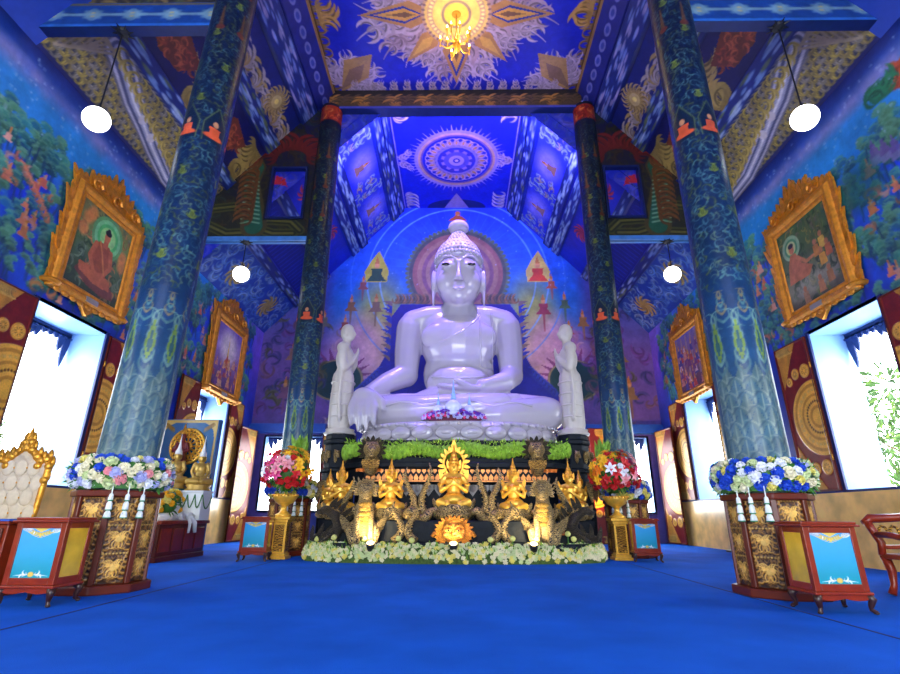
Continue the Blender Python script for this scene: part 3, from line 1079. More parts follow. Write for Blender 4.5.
for sx in (-1, 1):                      # serpent gables by the far columns
    xa, xb = (4.2, XW)
    cv = Cv(xb - xa, 5.6, 34, (24, 32, 44), x0=xa, y0=8.45)
    cv.grad([(8.4, (26, 34, 30)), (10, (28, 30, 34)), (12, (26, 24, 54)), (14, (18, 22, 80))])
    cv.field(xa, xb, 8.6, 13.8, .3, .36, [(52, 50, 30), (60, 44, 30), (40, 56, 50)], 5, .8)
    olive, ol2 = (72, 74, 34), (96, 92, 44)
    for c, w in ((olive, .3), ((30, 36, 24), .2), (ol2, .07)):
        cv.stroke([(4.6, 8.85), (4.9, 9.15), (5.6, 9.2), (6.0, 8.95), (5.4, 8.75), (4.8, 8.75)], w, w, c)
        cv.stroke([(5.9, 8.8), (6.8, 8.75), (7.5, 9.1), (7.4, 9.6), (6.6, 9.7), (6.0, 9.3)], w, w, c)
    P = [(6.0, 9.0), (6.15, 9.8), (6.3, 10.5), (6.1, 11.1), (6.4, 11.7)]
    cv.stroke(P, .8, .3, (70, 60, 34))
    cv.stroke(P, .55, .2, (26, 84, 64))
    for k in range(16):
        t = k / 15
        y = 9.1 + t * 2.2
        cv.stroke([(5.85 + .3 * t, y), (6.15 + .2 * t, y + .06), (6.4 + .1 * t, y)], .05, .03, (110, 150, 120))
    for k in range(9):
        cv.kranok(6.1 + .06 * k, 11.2 + .05 * k, .8, .4 + k * .25, 1 if k % 2 else -1, (124, 72, 34))
        cv.kranok(6.1, 9.2 + .2 * k, .6, .3, -1, (110, 66, 30))
    for k in range(11):
        a = PI * k / 10
        cv.kranok(5.12 + .5 * math.cos(a), 11.5 + .3 * math.sin(a), .75, a, 1 if k > 5 else -1, (120, 34, 30))
    cv.rect(4.5, 5.74, 9.2, 11.15, (20, 26, 40))
    nm = 'wall_left.002' if sx < 0 else 'wall_right.002'
    w = struct(cv.grid(nm, lambda X, Y, H, s=sx: (s * X, np.full(X.shape, 12.85), Y), m_paint,
                       cut=lambda u, v: (v > ZC - (u - 4.0) * (ZC - ZT) / (XW - 4.0)) | ((u > 4.62) & (u < 5.62) & (v > 9.3) & (v < 11.05))))
    mb = MB()
    mb.box(*sorted((sx * 4.56, sx * 4.62)), 12.8, 13.0, 9.24, 11.11).box(*sorted((sx * 5.62, sx * 5.68)), 12.8, 13.0, 9.24, 11.11)
    mb.box(*sorted((sx * 4.62, sx * 5.62)), 12.8, 13.0, 11.05, 11.11).box(*sorted((sx * 4.62, sx * 5.62)), 12.8, 13.0, 9.24, 9.3)
    mb.obj('opening_frame', m_navy, w)
    struct(MB().box(*sorted((sx * xa, sx * xb)), 12.76, 13.0, 8.47, 8.6).obj('trim_%d' % tn, M('pale_blue_beam', (70, 130, 200), rough=.4, var=.2, vs=4)))
    tn += 1
b = struct(MB().box(-4.1, 4.1, 12.72, 13.1, 13.3, 14.05).obj('trim_%d' % tn, m_navy))
cv = Cv(8.2, .75, 40, (30, 26, 30))
for i in range(24):
    x = .17 + i * .34
    for k in range(5):
        cv.kranok(x, .14, .5, PI / 2 + (k - 2) * .5, 1 if k > 2 else -1, (84, 62, 44) if i % 3 else (160, 108, 56))
cv.rect(0, 8.2, 0, .1, (60, 66, 170))  # lower edge lit blue by the shrine lamps, painted into the beam colour
cv.grid('beam_front', lambda X, Y, H: (X - 4.1, np.full(X.shape, 12.715), 13.3 + Y), m_paint, b)
# closing panel between the higher front roof and the lower rear roof
for sx in (-1, 1):
    cv = Cv(XW - 2.3, 6.2, 22, (30, 44, 190), x0=2.3, y0=8.0)
    cv.field(2.4, 7.9, 8.2, 14, .4, .5, [(60, 80, 200), (90, 90, 210)], 7, .7)
    cv.poly([(5.2, 10.5), (5.65, 10.6), (5.6, 10.9), (5.3, 10.8)], (190, 40, 60))
    struct(cv.grid('ceiling.%03d' % (9 if sx < 0 else 10), lambda X, Y, H, s=sx: (s * X, np.full(X.shape, 12.98), Y), m_paint,
                   cut=lambda u, v: (v < ZC - (u - 2.3) * (ZC - ZR + .1) / (XW - 2.3) - .6) | (v > ZC - np.maximum(0, u - 4.0) * (ZC - ZT) / (XW - 4.0) + .1)))

# ---------------------------------------------------------------- columns
CW = 2.2


def col_map(X, Y, H):
    a = X / CW * 2 * PI
    r = .372 - .04 * (Y / 13.4) ** 1.5 + H
    return (r * np.cos(a), r * np.sin(a), Y)


def column_paint(zm, seed):
    g = random.Random(seed)
    cv = Cv(CW, 13.4, 62, (30, 60, 100))
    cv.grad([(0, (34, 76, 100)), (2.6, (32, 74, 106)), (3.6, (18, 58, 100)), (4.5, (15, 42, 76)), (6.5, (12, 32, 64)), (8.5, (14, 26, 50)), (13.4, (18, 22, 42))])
    for j in range(9):                  # leaf lattice at the foot
        for i in range(12):
            x, y = (i + .5 * (j % 2)) * CW / 12, .9 + j * .2
            cv.poly([(x, y), (x - .09, y + .16), (x, y + .38), (x + .09, y + .16)], g.choice([(74, 104, 116), (66, 100, 108), (84, 108, 104)]), .8)
            cv.stroke([(x, y + .02), (x, y + .34)], .03, .01, (122, 140, 128), .8)
            cv.curl(x, y + .1, .22, PI / 2 + .5, 1.5, .025, (130, 146, 130), 6, .7)
            cv.curl(x, y + .1, .22, PI / 2 - .5, -1.5, .025, (40, 70, 90), 6, .7)
    for i in range(8):                  # tall flame plants
        x = (i + .5) * CW / 8
        for s in (-1, 1):
            for k in range(6):
                cv.curl(x, 2.75 + .14 * k, .36, PI / 2 + s * (.9 - .08 * k), -s * 2.6, .04, (104, 140, 128) if k % 2 else (74, 110, 116), 8, .85)
        cv.poly([(x, 2.9), (x - .07, 3.15), (x, 3.55), (x + .07, 3.15)], (110, 136, 44), .8)
        cv.poly([(x, 2.98), (x - .035, 3.15), (x, 3.4), (x + .035, 3.15)], (30, 76, 90), .9)
        for s in (-1, 1):
            for k in range(4):
                cv.curl(x + CW / 16, 3.5 + .12 * k, .3 - .04 * k, PI / 2 + s * (1.1 - .15 * k), -s * 2.8, .032, (130, 112, 80) if k % 2 else (84, 122, 118), 8, .8)
    for j in range(78):
        for i in range(19):
            x, y = (i + .5 * (j % 2) + g.uniform(-.3, .3)) * CW / 19, 4.15 + j * .108 + g.uniform(-.04, .04)
            c = g.choice([(92, 140, 140), (76, 124, 132), (50, 90, 112), (104, 128, 108), (90, 104, 60)])
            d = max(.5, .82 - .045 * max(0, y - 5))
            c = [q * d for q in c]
            cv.curl(x, y, .2, g.uniform(0, 6.3), g.choice((-1, 1)) * 3.6, .023, c, 8, .7)
            cv.curl(x, y, .12, g.uniform(0, 6.3), g.choice((-1, 1)) * 2, .028, c, 5, .6)
    for j in range(10):                 # greenish gold knots
        for i in range(4):
            x, y = (i + .5 * (j % 2)) * CW / 4, 4.5 + j * .75
            for s in (-1, 1):
                cv.kranok(x, y, .17, PI / 2, s, (110, 124, 48), .75)
    for i in range(5):                  # monks in niches
        x = (i + .5) * CW / 5
        y = zm
        cv.poly([(x - .17, y - .28), (x - .19, y + .08), (x, y + .42), (x + .19, y + .08), (x + .17, y - .28)], (16, 32, 52))
        cv.stroke([(x - .17, y - .28), (x - .19, y + .08), (x, y + .42), (x + .19, y + .08), (x + .17, y - .28)],   .018, .018, (70, 84, 60))
        if i % 2 == 0 or True:
            monk(cv, x, y - .02, .46, (206, 84, 46))
    for i in range(6):
        for y in (9.2, 10.2, 11.3):
            cv.stroke([(.2 + i * .37, y), (.2 + i * .37, y + .5)], .08, .02, (104, 66, 34), .8)
            cv.ell(.2 + i * .37, y, .08, .06, (96, 46, 34))
    cv.speckle(.18, .2, 5)
    return cv


cc = Cv(CW, .85, 40, (150, 44, 26))
cc.field(0, CW, 0, .85, .16, .2, [(196, 76, 40), (120, 30, 24), (206, 110, 60)], 4)
for zm, pair in ((7.0, (((-4.44, 6.9, 0), 0, 'tall blue scroll-painted column nearest the camera on the left, rising from the left flower ring'),
                       ((4.1, 6.9, 0), PI, 'tall blue scroll-painted column nearest the camera on the right, rising from the right flower ring'))),
                 (6.1, (((-4.02, 12.9, 0), .3, 'tall blue column with red collar left of the white statue, behind the left bouquet'),
                       ((4.18, 12.9, 0), PI + .3, 'tall blue column with red collar right of the white statue, behind the right bouquet')))):
    colroot = empty('column', pair[0][0], pair[0][2], 'column', None, pair[0][1])
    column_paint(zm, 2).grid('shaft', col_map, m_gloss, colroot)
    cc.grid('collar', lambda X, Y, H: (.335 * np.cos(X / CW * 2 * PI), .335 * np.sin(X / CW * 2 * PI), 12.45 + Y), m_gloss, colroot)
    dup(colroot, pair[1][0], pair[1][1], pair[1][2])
    if zm > 6.5:
        colroot.rotation_euler = (0, math.radians(1.3), 0)

# ---------------------------------------------------------------- altar
altar = empty('altar', (0.05, 12.9, 0), 'dark tiered altar with gilded friezes carrying the large white seated statue', 'altar')
AX, AY = 0.05, 12.9


def plan(hw, yf, hb=None, yb=15.3, ch=.55):
    hb = hb or hw
    return [(-hw + ch, yf - AY), (hw - ch, yf - AY), (hw, yf + ch - AY), (hb, yb - AY), (-hb, yb - AY), (-hw, yf + ch - AY)]


mb = MB()
for hw, yf, z0, z1 in ((3.0, 10.98, 0, .36), (3.1, 11.42, .36, .8), (2.75, 12.02, .8, 1.02), (2.5, 12.3, 1.02, 1.62), (2.7, 12.1, 1.62, 1.95), (2.8, 11.98, 1.95, 2.08), (2.72, 12.15, 2.08, 2.22), (2.62, 12.22, 2.22, 2.62)):
    mb.prism(plan(hw, yf), z0, z1, 'z')
t = mb.obj('tiers', m_tier, altar)
bevel(t, .02, 1)
mb = MB()                               # gilded lotus frieze
for i in range(34):
    x = -2.06 + i * .125
    mb.prism([(x + u, 1.68 + q) for u, q in ((-.045, 0), (-.055, .06), (0, .14), (.055, .06), (.045, 0))], -.825, -.795)
    mb.prism([(x + .06 + u, 1.92 - q) for u, q in ((-.04, 0), (-.05, .04), (0, .1), (.05, .04), (.04, 0))], -.82, -.795)
mb.box(-2.15, 2.15, -.825, -.795, 1.64, 1.67)
mb.obj('gilded_frieze', M('red_gold', (206, 130, 60), rough=.4, metal=.35, var=.25, vs=20), altar)
mb = MB()                               # row of grey lotus petals below
for i in range(16):
    x = -1.95 + i * .26
    mb.prism([(x + p, 1.38 + q) for p, q in ((-.12, .2), (-.12, .1), (0, -.06), (.12, .1), (.12, .2))], -.68, -.58)
    mb.ell((x, -.68, 1.5), (.07, .04, .09), 8, 6)
mb.obj('petal_row', M('grey_petal_stone', (120, 116, 112), rough=.4, var=.25, vs=8), altar)
m_og = M('orange_gilding', (214, 116, 36), rough=.35, metal=.4, var=.2)
for (xa, xb, z0, z1, y) in ((-2.3, -1.75, .52, .7, 11.42), (1.75, 2.3, .52, .7, 11.42), (-2.35, -1.75, 1.86, 1.93, 12.1), (1.8, 2.35, 1.86, 1.93, 12.1)):
    mb = MB().box(xa, xb, y - AY - .03, y - AY, z0, z1)
    for i in range(5):
        mb.ell((xa + (i + .5) * (xb - xa) / 5, y - AY - .03, (z0 + z1) / 2), (.05, .03, (z1 - z0) * .5), 8, 6)
    mb.obj('gilded_plaque', m_og, altar)
for s in (-1, 1):                       # corner pedestals with carved scrolls
    px, py = s * 3.0, .25
    mb = MB()
    for w, z0, z1 in ((.46, 0, 1.1), (.42, 1.1, 1.9), (.47, 1.9, 2.0), (.4, 2.0, 2.6), (.45, 2.6, 2.72), (.4, 2.72, 2.86)):
        mb.lathe([(w, z0), (w, z1)], 8, (px, py, 0), rot=PI / 8)
    p = mb.obj('corner_pedestal', m_tier, altar)
    bevel(p, .02, 1)
    for k in range(5):
        mb = MB()
        a = -PI / 2 + (k - 2) * .6
        x, y = px + .43 * math.cos(a), py + .43 * math.sin(a)
        pts = [(x + .05 * math.cos(q * .9) * (1 - q / 9), y, 2.3 + .24 * math.sin(q * .9) * (1 - q / 9) - .05) for q in range(8)]
        mb.tube(pts, [.05, .05, .045, .04, .035, .03, .025, .02], 6)
        mb.obj('scroll', m_grey, p, None, True)
        MB().prism([(x + u, 1.7 - v) for u, v in flame_poly(.16, .5, .3 * s)], y - .03, y + .03).obj('carved_leaf', m_grey, p)
# serpent tails rising in S curves from the front of the altar
def tail(x, y, z, h, f, w=.09):
    pts = []
    for i in range(14):
        q = i / 13
        pts.append((x + f * .16 * math.sin(q * 5.2) * (1 - .3 * q) + f * .1 * q, y + .05 * math.sin(q * 6), z + h * q))
    rad = [w * (1.1 - .95 * (i / 13)) for i in range(14)]
    return pts, rad
for (x, y, z, h, f) in ((-.55, 11.6, .82, 1.2, -1), (.55, 11.6, .82, 1.2, 1), (-1.05, 11.6, .82, 1.1, 1), (1.0, 11.6, .82, 1.1, -1),
                        (-.8, 11.2, .38, .75, -1), (.78, 11.2, .38, .75, 1), (-1.25, 11.2, .38, .8, 1), (1.2, 11.2, .38, .8, -1), (-2.25, 11.6, .82, .9, -1), (2.3, 11.6, .82, .9, 1)):
    pts, rad = tail(x - AX, y - AY, z, h, f)
    mb = MB().tube(pts, rad, 8)
    for i in range(1, 12):
        p = pts[i]
        mb.prism([(p[0] - f * (rad[i] * .8 + u) if False else p[0] - f * (rad[i] * .6) - f * u, p[2] + v - .03) for u, v in ((0, 0), (.07, .03), (.0, .08))], p[1] - .015, p[1] + .015)
    mb.obj('serpent_tail', m_grey, altar, None, True)
for (x, y, z, w) in ((-.72, 11.55, .9, .7), (.72, 11.55, .9, .7), (-2.0, 11.55, .9, .6), (2.0, 11.55, .9, .6)):
    pts = [(x - AX + w * (i / 11 - .5), y - AY + .06 * math.cos(i * 1.3), z + .1 * math.sin(i * .8)) for i in range(12)]
    MB().tube(pts, [.06 + .05 * math.sin(PI * i / 11) for i in range(12)], 8).obj('serpent_coil', m_grey, altar, None, True)

# ---------------------------------------------------------------- great seated statue
BX, BY, BZ = 0.12, 13.9, 2.62
bud = empty('seated_statue', (BX, BY, BZ), 'huge white marble Buddha seated cross-legged on the altar under violet light', 'statue')


def Lc(p):
    return (p[0], p[1] - BY, p[2] - BZ)


pr = []
E_ = lambda c, r, *a: pr.append(('e', Lc(c), r) + a)
T_ = lambda pts, rad: pr.append(('t', [Lc(p) for p in pts], rad))
E_((0, 14.05, 7.82), (.73, .76, .98))
E_((0, 13.84, 7.3), (.58, .52, .46))
E_((0, 13.66, 7.0), (.28, .24, .18))
for s in (-1, 1):
    E_((s * .34, 13.64, 7.52), (.33, .3, .42))
    E_((s * .79, 14.1, 7.75), (.07, .18, .42))
    T_([(s * .77, 14.05, 7.4), (s * .77, 14.0, 6.98)], [.07, .045])
    T_([(s * .1, 13.25, 8.1), (s * .24, 13.26, 8.22), (s * .44, 13.35, 8.24), (s * .62, 13.54, 8.13)], [.045, .045, .045, .03])
    E_((s * .36, 13.38, 7.97), (.21, .08, .085))
    E_((s * .095, 13.21, 7.43), (.07, .07, .055))
T_([(0, 13.3, 8.06), (0, 13.23, 7.75), (0, 13.13, 7.44)], [.045, .06, .085])
T_([(-.2, 13.31, 7.19), (0, 13.265, 7.17), (.2, 13.31, 7.19)], [.015, .03, .015])
T_([(-.12, 13.3, 7.11), (0, 13.275, 7.1), (.12, 13.3, 7.11)], [.02, .03, .02])
T_([(0, 14.2, 7.1), (0, 14.25, 6.5)], [.46, .6])
for k in (6.88, 6.76):
    E_((0, 14.2, k), (.5, .5, .04))
E_((0, 14.3, 6.25), (1.5, .6, .62))
for s in (-1, 1):
    T_([(s * .25, 14.3, 6.62), (s * .9, 14.3, 6.56), (s * 1.34, 14.28, 6.4)], [.42, .44, .46])
    E_((s * .5, 13.74, 5.8), (.62, .26, .46))
    T_([(s * 1.44, 14.25, 6.25), (s * 1.52, 14.2, 5.5), (s * 1.53, 14.1, 4.75)], [.46, .4, .34])
E_((0, 14.12, 5.7), (1.14, .74, 1.0))
E_((0, 14.2, 4.8), (1.05, .66, 1.0))
E_((0, 13.95, 4.45), (.95, .62, .6))
E_((0, 13.37, 4.62), (.1, .04, .07))
# right forearm resting over the knee, fingers pointing to the ground
T_([(-1.53, 14.1, 4.75), (-2.05, 13.75, 4.42), (-2.45, 13.3, 4.02)], [.36, .3, .22])
E_((-2.5, 13.08, 3.85), (.36, .22, .28), (0, .3, 0))
for k, (dx, ln) in enumerate(((-.3, .66), (-.1, .82), (.1, .8), (.29, .68))):
    T_([(-2.5 + dx * .8, 13.0, 3.8), (-2.5 + dx, 12.82, 3.56), (-2.48 + dx, 12.74, 3.3), (-2.46 + dx, 12.76, 3.75 - ln)], [.12, .105, .09, .06])
T_([(-2.24, 13.05, 3.92), (-2.02, 12.86, 3.72), (-1.96, 12.8, 3.48)], [.12, .09, .06])
# left forearm and the hand lying open in the lap
T_([(1.53, 14.1, 4.75), (1.3, 13.7, 4.45), (.7, 13.4, 4.25)], [.36, .3, .21])
E_((.25, 13.3, 4.16), (.42, .24, .11))
for k in range(4):
    T_([(.0, 13.16 + .1 * k, 4.16), (-.35, 13.16 + .1 * k, 4.2), (-.58 + .05 * abs(k - 1), 13.2 + .08 * k, 4.24)], [.075, .07, .05])
T_([(.25, 13.12, 4.2), (.02, 13.02, 4.3), (-.12, 13.02, 4.34)], [.085, .075, .05])
# folded legs
for s in (-1, 1):
    T_([(s * .75, 14.25, 3.6), (s * 1.6, 13.85, 3.6), (s * 2.25, 13.5, 3.5)], [.66, .56, .5])
    E_((s * 2.35, 13.42, 3.48), (.52, .5, .47))
T_([(-2.25, 13.4, 3.5), (-1.0, 12.98, 3.48), (.6, 12.9, 3.62), (1.15, 12.98, 3.72)], [.48, .42, .32, .24])
T_([(2.25, 13.4, 3.45), (1.0, 13.0, 3.34), (-.5, 12.95, 3.28)], [.5, .42, .34])
T_([(1.1, 13.0, 3.76), (1.55, 13.2, 3.88)], [.2, .13])
E_((0, 13.7, 3.35), (2.3, .9, .36))
E_((0, 13.25, 3.5), (1.1, .5, .42))
E_((0, 13.9, 3.9), (1.4, .7, .5))
me = sculpt(pr, .035, 8)
body = link('body', me, m_white, bud)
bvh = BVHTree.FromObject(body, bpy.context.evaluated_depsgraph_get())


def front(x, z, off=0.0):
    """point on the front of the statue at local x, z"""
    h = bvh.ray_cast(V((x, -4, z)), V((0, 1, 0)))
    return (x, (h[0].y if h[0] else 0) - off, z)


folds = [([front(x, z, .0) for x, z in ((.5, 4.2), (.62, 3.9), (.45, 3.6), (.1, 3.25), (-.4, 3.0), (-.9, 2.85))], .035)]
for x in (.62, .98):
    folds.append(([front(x, 4.0 - .07 * i, .0) for i in range(26)], .028))
folds.append(([front(.62 + .06 * i, 4.0 - 25 * .07, 0) for i in range(7)], .028))
folds.append(([front(-.75 + .15 * i, 1.95 - .1 * math.sin(PI * i / 10), .0) for i in range(11)], .04))
for s in (-1, 1):
    folds.append(([front(s * (.3 + .2 * i), 1.0 + .05 * math.cos(i * 1.1), .0) for i in range(9)], .035))
for pts, rr in folds:
    MB().tube(pts, rr, 6).obj('robe_fold', m_white, bud, None, True)
mb = MB()
for s in (-1, 1):
    q = front(s * .385, 7.98 - BZ)
    mb.ell((q[0], q[1] - .0, q[2] - .02), (.12, .03, .048), 10, 8)
mb.obj('eye', m_black, bud, None, True)
mb = MB()                               # snail curls, dome and top bud
hc = (0, 14.14 - BY, 8.0 - BZ)
for j in range(8):
    th = .12 + j * .145
    n = max(6, int(44 * math.sin(th)))
    for i in range(n):
        a = 2 * PI * (i + .5 * (j % 2)) / n
        x, y, z = .77 * math.sin(th) ** .7 * math.cos(a), .82 * math.sin(th) ** .7 * math.sin(a), 1.12 * math.cos(th)
        if y < -.3 and z < .46 - .12 * abs(x): continue
        mb.ell((hc[0] + x, hc[1] + y, hc[2] + z), (.075, .075, .075), 7, 5)
mb.ell((0, hc[1], hc[2] + .02), (.745, .79, .9), 24, 14) if False else None
for j in range(6):
    zz = .98 + j * .085
    r = (.42, .39, .35, .3, .24, .2)[j]
    n = int(34 * r / .5)
    for i in range(n):
        a = 2 * PI * (i + .5 * (j % 2)) / n
        mb.ell((r * math.cos(a), hc[1] + r * math.sin(a), hc[2] + zz), (.065, .065, .06), 7, 5)
mb.lathe([(.42, .7), (.4, .98), (.3, 1.25), (.2, 1.42), (.17, 1.65)], 18, (hc[0], hc[1], hc[2]))
mb.lathe([(.72, .28), (.73, .5), (.69, .75), (.54, 1.0), (.2, 1.1)], 24, (hc[0], hc[1], hc[2]), 1, 1.05)
for s in (-1, 1):
    for k in range(5):
        mb.ell((s * (.7 - .02 * k), hc[1] - .1, hc[2] + .25 - .12 * k), (.06, .08, .06), 7, 5)
mb.obj('hair_curls', m_white, bud, None, True)
MB().ell((0, hc[1], hc[2] + 1.72), (.34, .34, .23), 20, 12).obj('crown_bud', m_white, bud, None, True)
mb = MB()                               # lotus base
L0 = (0, -.2, 0)
mb.lathe([(2.3, 0), (2.42, .04), (2.35, .1), (2.3, .34), (2.5, .4), (2.46, .48), (2.2, .5)], 48, L0, 1.06, .58)
for k in range(26):
    a = 2 * PI * k / 26
    x, y = 2.46 * 1.04 * math.cos(a), 2.46 * .58 * math.sin(a) - .2
    nrm = Matrix.Rotation(math.atan2(math.sin(a) / .56, math.cos(a) / 1.06), 3, 'Z')
    mb.ell((x, y, .2), (.07, .29, .17), 12, 8, nrm)
    mb.ell((x, y, .21), (.1, .2, .1), 10, 6, nrm)
for k in range(60):
    a = 2 * PI * k / 60
    mb.ell((2.5 * 1.06 * math.cos(a), 2.5 * .58 * math.sin(a) - .2, .42), (.05, .05, .045), 6, 5)
mb.obj('lotus_base', m_white, bud, None, True)

# ---------------------------------------------------------------- standing disciples
def disciple(name, loc, rz, label):
    pr = []
    e = lambda *a: pr.append(('e',) + a)
    t = lambda *a: pr.append(('t',) + a)
    # faces +x; total height about 3.0
    e((0, 0, 2.72), (.2, .17, .25))
    e((.1, 0, 2.62), (.11, .12, .14))
    t([(.19, 0, 2.74), (.225, 0, 2.66)], [.025, .035])
    e((.17, 0, 2.56), (.04, .06, .02))
    for s in (-1, 1):
        e((0, s * .17, 2.68), (.06, .025, .1))
        e((.17, s * .07, 2.74), (.03, .04, .025))
    t([(0, 0, 2.55), (-.02, 0, 2.3)], [.11, .14])
    t([(-.03, -.26, 2.2), (-.03, .26, 2.2)], [.17, .17])
    e((-.01, 0, 1.95), (.25, .33, .38))
    e((0, 0, 1.5), (.23, .3, .4))
    t([(-.02, 0, 1.4), (.0, 0, .8), (.03, 0, .22)], [.3, .29, .25])
    for s in (-1, 1):
        t([(-.03, s * .31, 2.18), (0, s * .36, 1.85), (.04, s * .34, 1.62)], [.13, .12, .1])
        t([(.04, s * .34, 1.62), (.24, s * .16, 1.85), (.29, s * .05, 2.0)], [.1, .075, .05])
        t([(.29, s * .035, 1.98), (.33, s * .03, 2.15), (.33, s * .015, 2.27)], [.05, .04, .02])
        t([(.27, s * .04, 2.02), (.26, s * .02, 2.1)], [.025, .018])
        t([(-.05, s * .12, .1), (.1, s * .13, .06), (.24, s * .14, .04)], [.1, .08, .05])
        t([(0, s * .3, 1.65), (-.02, s * .33, 1.0), (.02, s * .26, .3)], [.06, .05, .05])
    t([(-.05, .05, 1.4), (-.1, .0, .8), (-.1, .0, .2)], [.26, .24, .24])
    r = empty(name, loc, label, 'statue', None, rz)
    b = link('body', sculpt(pr, .022, 5), m_white_s, r)
    MB().lathe([(.4, -.09), (.42, -.05), (.36, 0), (.38, .05), (.3, .07)], 20).obj('lotus_base', m_white_s, r, None, True)
    mb = MB()
    for k in range(4):
        mb.lathe([(.325 - .012 * k, 1.3 - .3 * k), (.335 - .012 * k, 1.28 - .3 * k), (.325 - .012 * k, 1.26 - .3 * k)], 20, (-.01, 0, 0), .98, 1.02)
    mb.obj('robe_fold', m_white_s, r, None, True)
    r.scale = (1, 1, 1.02)
    return r


disciple('standing_statue', (-3.0, 13.15, 2.95), 0, 'slim white standing monk statue with joined hands, left of the huge seated statue')
disciple('standing_statue', (3.1, 13.15, 2.95), PI, 'slim white standing monk statue with joined hands, right of the huge seated statue')

# ---------------------------------------------------------------- gilded deities on the altar front
def deity_meshes():
    pr = []
    e = lambda *a: pr.append(('e',) + a)
    t = lambda *a: pr.append(('t',) + a)
    e((0, 0, .86), (.1, .1, .13)); e((0, -.05, .79), (.065, .06, .07)); t([(0, -.09, .87), (0, -.115, .82)], [.015, .022])
    for s in (-1, 1):
        e((s * .105, .01, .84), (.025, .03, .07))
        e((s * .04, -.09, .87), (.022, .012, .012))
        t([(s * .05, .02, .68), (s * .2, .02, .64)], [.08, .075])
        t([(s * .22, .02, .63), (s * .29, -.02, .48), (s * .27, -.06, .36)], [.07, .06, .05])
        t([(s * .27, -.06, .36), (s * .14, -.17, .44), (s * .04, -.2, .52)], [.055, .04, .03])
        t([(s * .018, -.2, .51), (s * .012, -.21, .62)], [.03, .012])
        t([(s * .1, .02, .14), (s * .3, -.1, .1), (s * .14, -.22, .08)], [.13, .11, .08])
    t([(0, 0, .76), (0, .01, .66)], [.06, .075])
    e((0, 0, .55), (.19, .13, .19)); e((0, 0, .38), (.15, .12, .17)); e((0, .02, .18), (.27, .2, .15))
    body = sculpt(pr, .016, 4)
    cr = MB().lathe([(.125, 0), (.13, .03), (.115, .05), (.12, .09), (.095, .12), (.1, .16), (.07, .2), (.072, .24), (.04, .29), (.03, .34), (.008, .46)], 14, (0, .01, .9))
    for s in (-1, 1):
        cr.prism([(s * .12 + s * u, .84 + v) for u, v in flame_poly(.07, .2, .3)], -.01, .02)
    cr = cr.mesh('crown')
    orn = MB().lathe([(.13, .66), (.16, .63), (.13, .6)], 16, (0, 0, 0), 1.2, .95).lathe([(.16, .32), (.175, .3), (.16, .28)], 16, (0, 0, 0), 1, .85)
    for s in (-1, 1):
        orn.prism([(s * .27 + s * u, .62 + v) for u, v in flame_poly(.1, .2, .4)], -.02, .02)
        orn.lathe([(.06, -.03), (.075, 0), (.06, .03)], 10, (s * .29, -.02, .5))
    orn = orn.mesh('ornament')
    base = MB()
    for k in range(3):
        pts = [(.38 * math.cos(a) * (1 - .12 * k), .27 * math.sin(a), .0 - .0 + .07 * k - .13) for a in [2 * PI * i / 20 for i in range(21)]]
        base.tube(pts, .075, 8)
    base.lathe([(.36, -.24), (.4, -.2), (.34, -.12), (.3, .04)], 16, (0, 0, 0), 1, .75)
    for s in (-1, 1):
        for k in range(4):
            base.prism([(s * (.3 + .03 * k) + s * u, -.18 + .06 * k + v) for u, v in flame_poly(.1, .34 - .04 * k, .7)], -.1 + .05 * k, -.07 + .05 * k)
    return body, cr, orn, base.mesh('coiled_base')


DB, DC, DO, DS = deity_meshes()


def deity(loc, sc, rz, label, halo=False):
    r = empty('gilded_deity', loc, label, 'statue', 'gilded praying deities around the altar', rz)
    link('body', DB, m_goldb, r); link('crown', DC, m_gold, r, None, False); link('ornament', DO, m_gold, r, None, False); link('coiled_base', DS, m_grey, r)
    r.scale = (sc, sc, sc)
    if halo:
        mb = MB()
        pts = [(.2 * math.sin(a) * (1.15 if math.cos(a) < 0 else 1), .06, .93 - .27 * math.cos(a) if math.cos(a) > 0 else .93 + .3 * abs(math.cos(a)) ** .8) for a in [2 * PI * i / 28 for i in range(29)]]
        mb.tube(pts, .03, 6)
        for i in range(15):
            a = -.35 * PI + 1.7 * PI * i / 14 + PI * .0
            a = PI * (.25 + 1.5 * i / 14)
            x, z = .22 * math.sin(a), .93 - .28 * math.cos(a)
            R2 = math.atan2(math.sin(a), -math.cos(a))
            mb.prism([(x + u * math.cos(R2) + v * math.sin(R2), z - u * math.sin(R2) + v * math.cos(R2)) for u, v in flame_poly(.08, .15, .2)], .05, .08)
        mb.prism([(u, 1.22 + v) for u, v in flame_poly(.12, .28, 0)], .04, .08)
        mb.obj('flame_halo', m_gold, r)
    return r


deity((0, 11.72, 1.05), 1.02, 0, 'gilded praying deity at the centre of the altar front, framed by a flaming halo', True)
deity((-1.42, 11.72, 1.0), .83, .25, 'gilded praying deity directly left of the haloed central one')
deity((1.34, 11.72, 1.0), .84, -.25, 'gilded praying deity directly right of the haloed central one')
deity((-2.55, 11.78, 1.0), .8, .35, 'gilded praying deity in front of the left corner pedestal of the altar')
deity((2.6, 11.78, 1.0), .8, -.35, 'gilded praying deity in front of the right corner pedestal of the altar')
deity((-2.98, 12.45, 1.0), .7, 1.0, 'gilded praying deity at the far left end of the altar beside the bright rear window')
deity((2.98, 12.45, 1.0), .7, -1.0, 'gilded praying deity at the far right end of the altar beside the glowing door leaf')

# ---------------------------------------------------------------- dark guardian beasts
m_mask3 = M_carved('gilded_scales', (90, 60, 20), (226, 176, 76), 30, .4, .35, .6, .42)


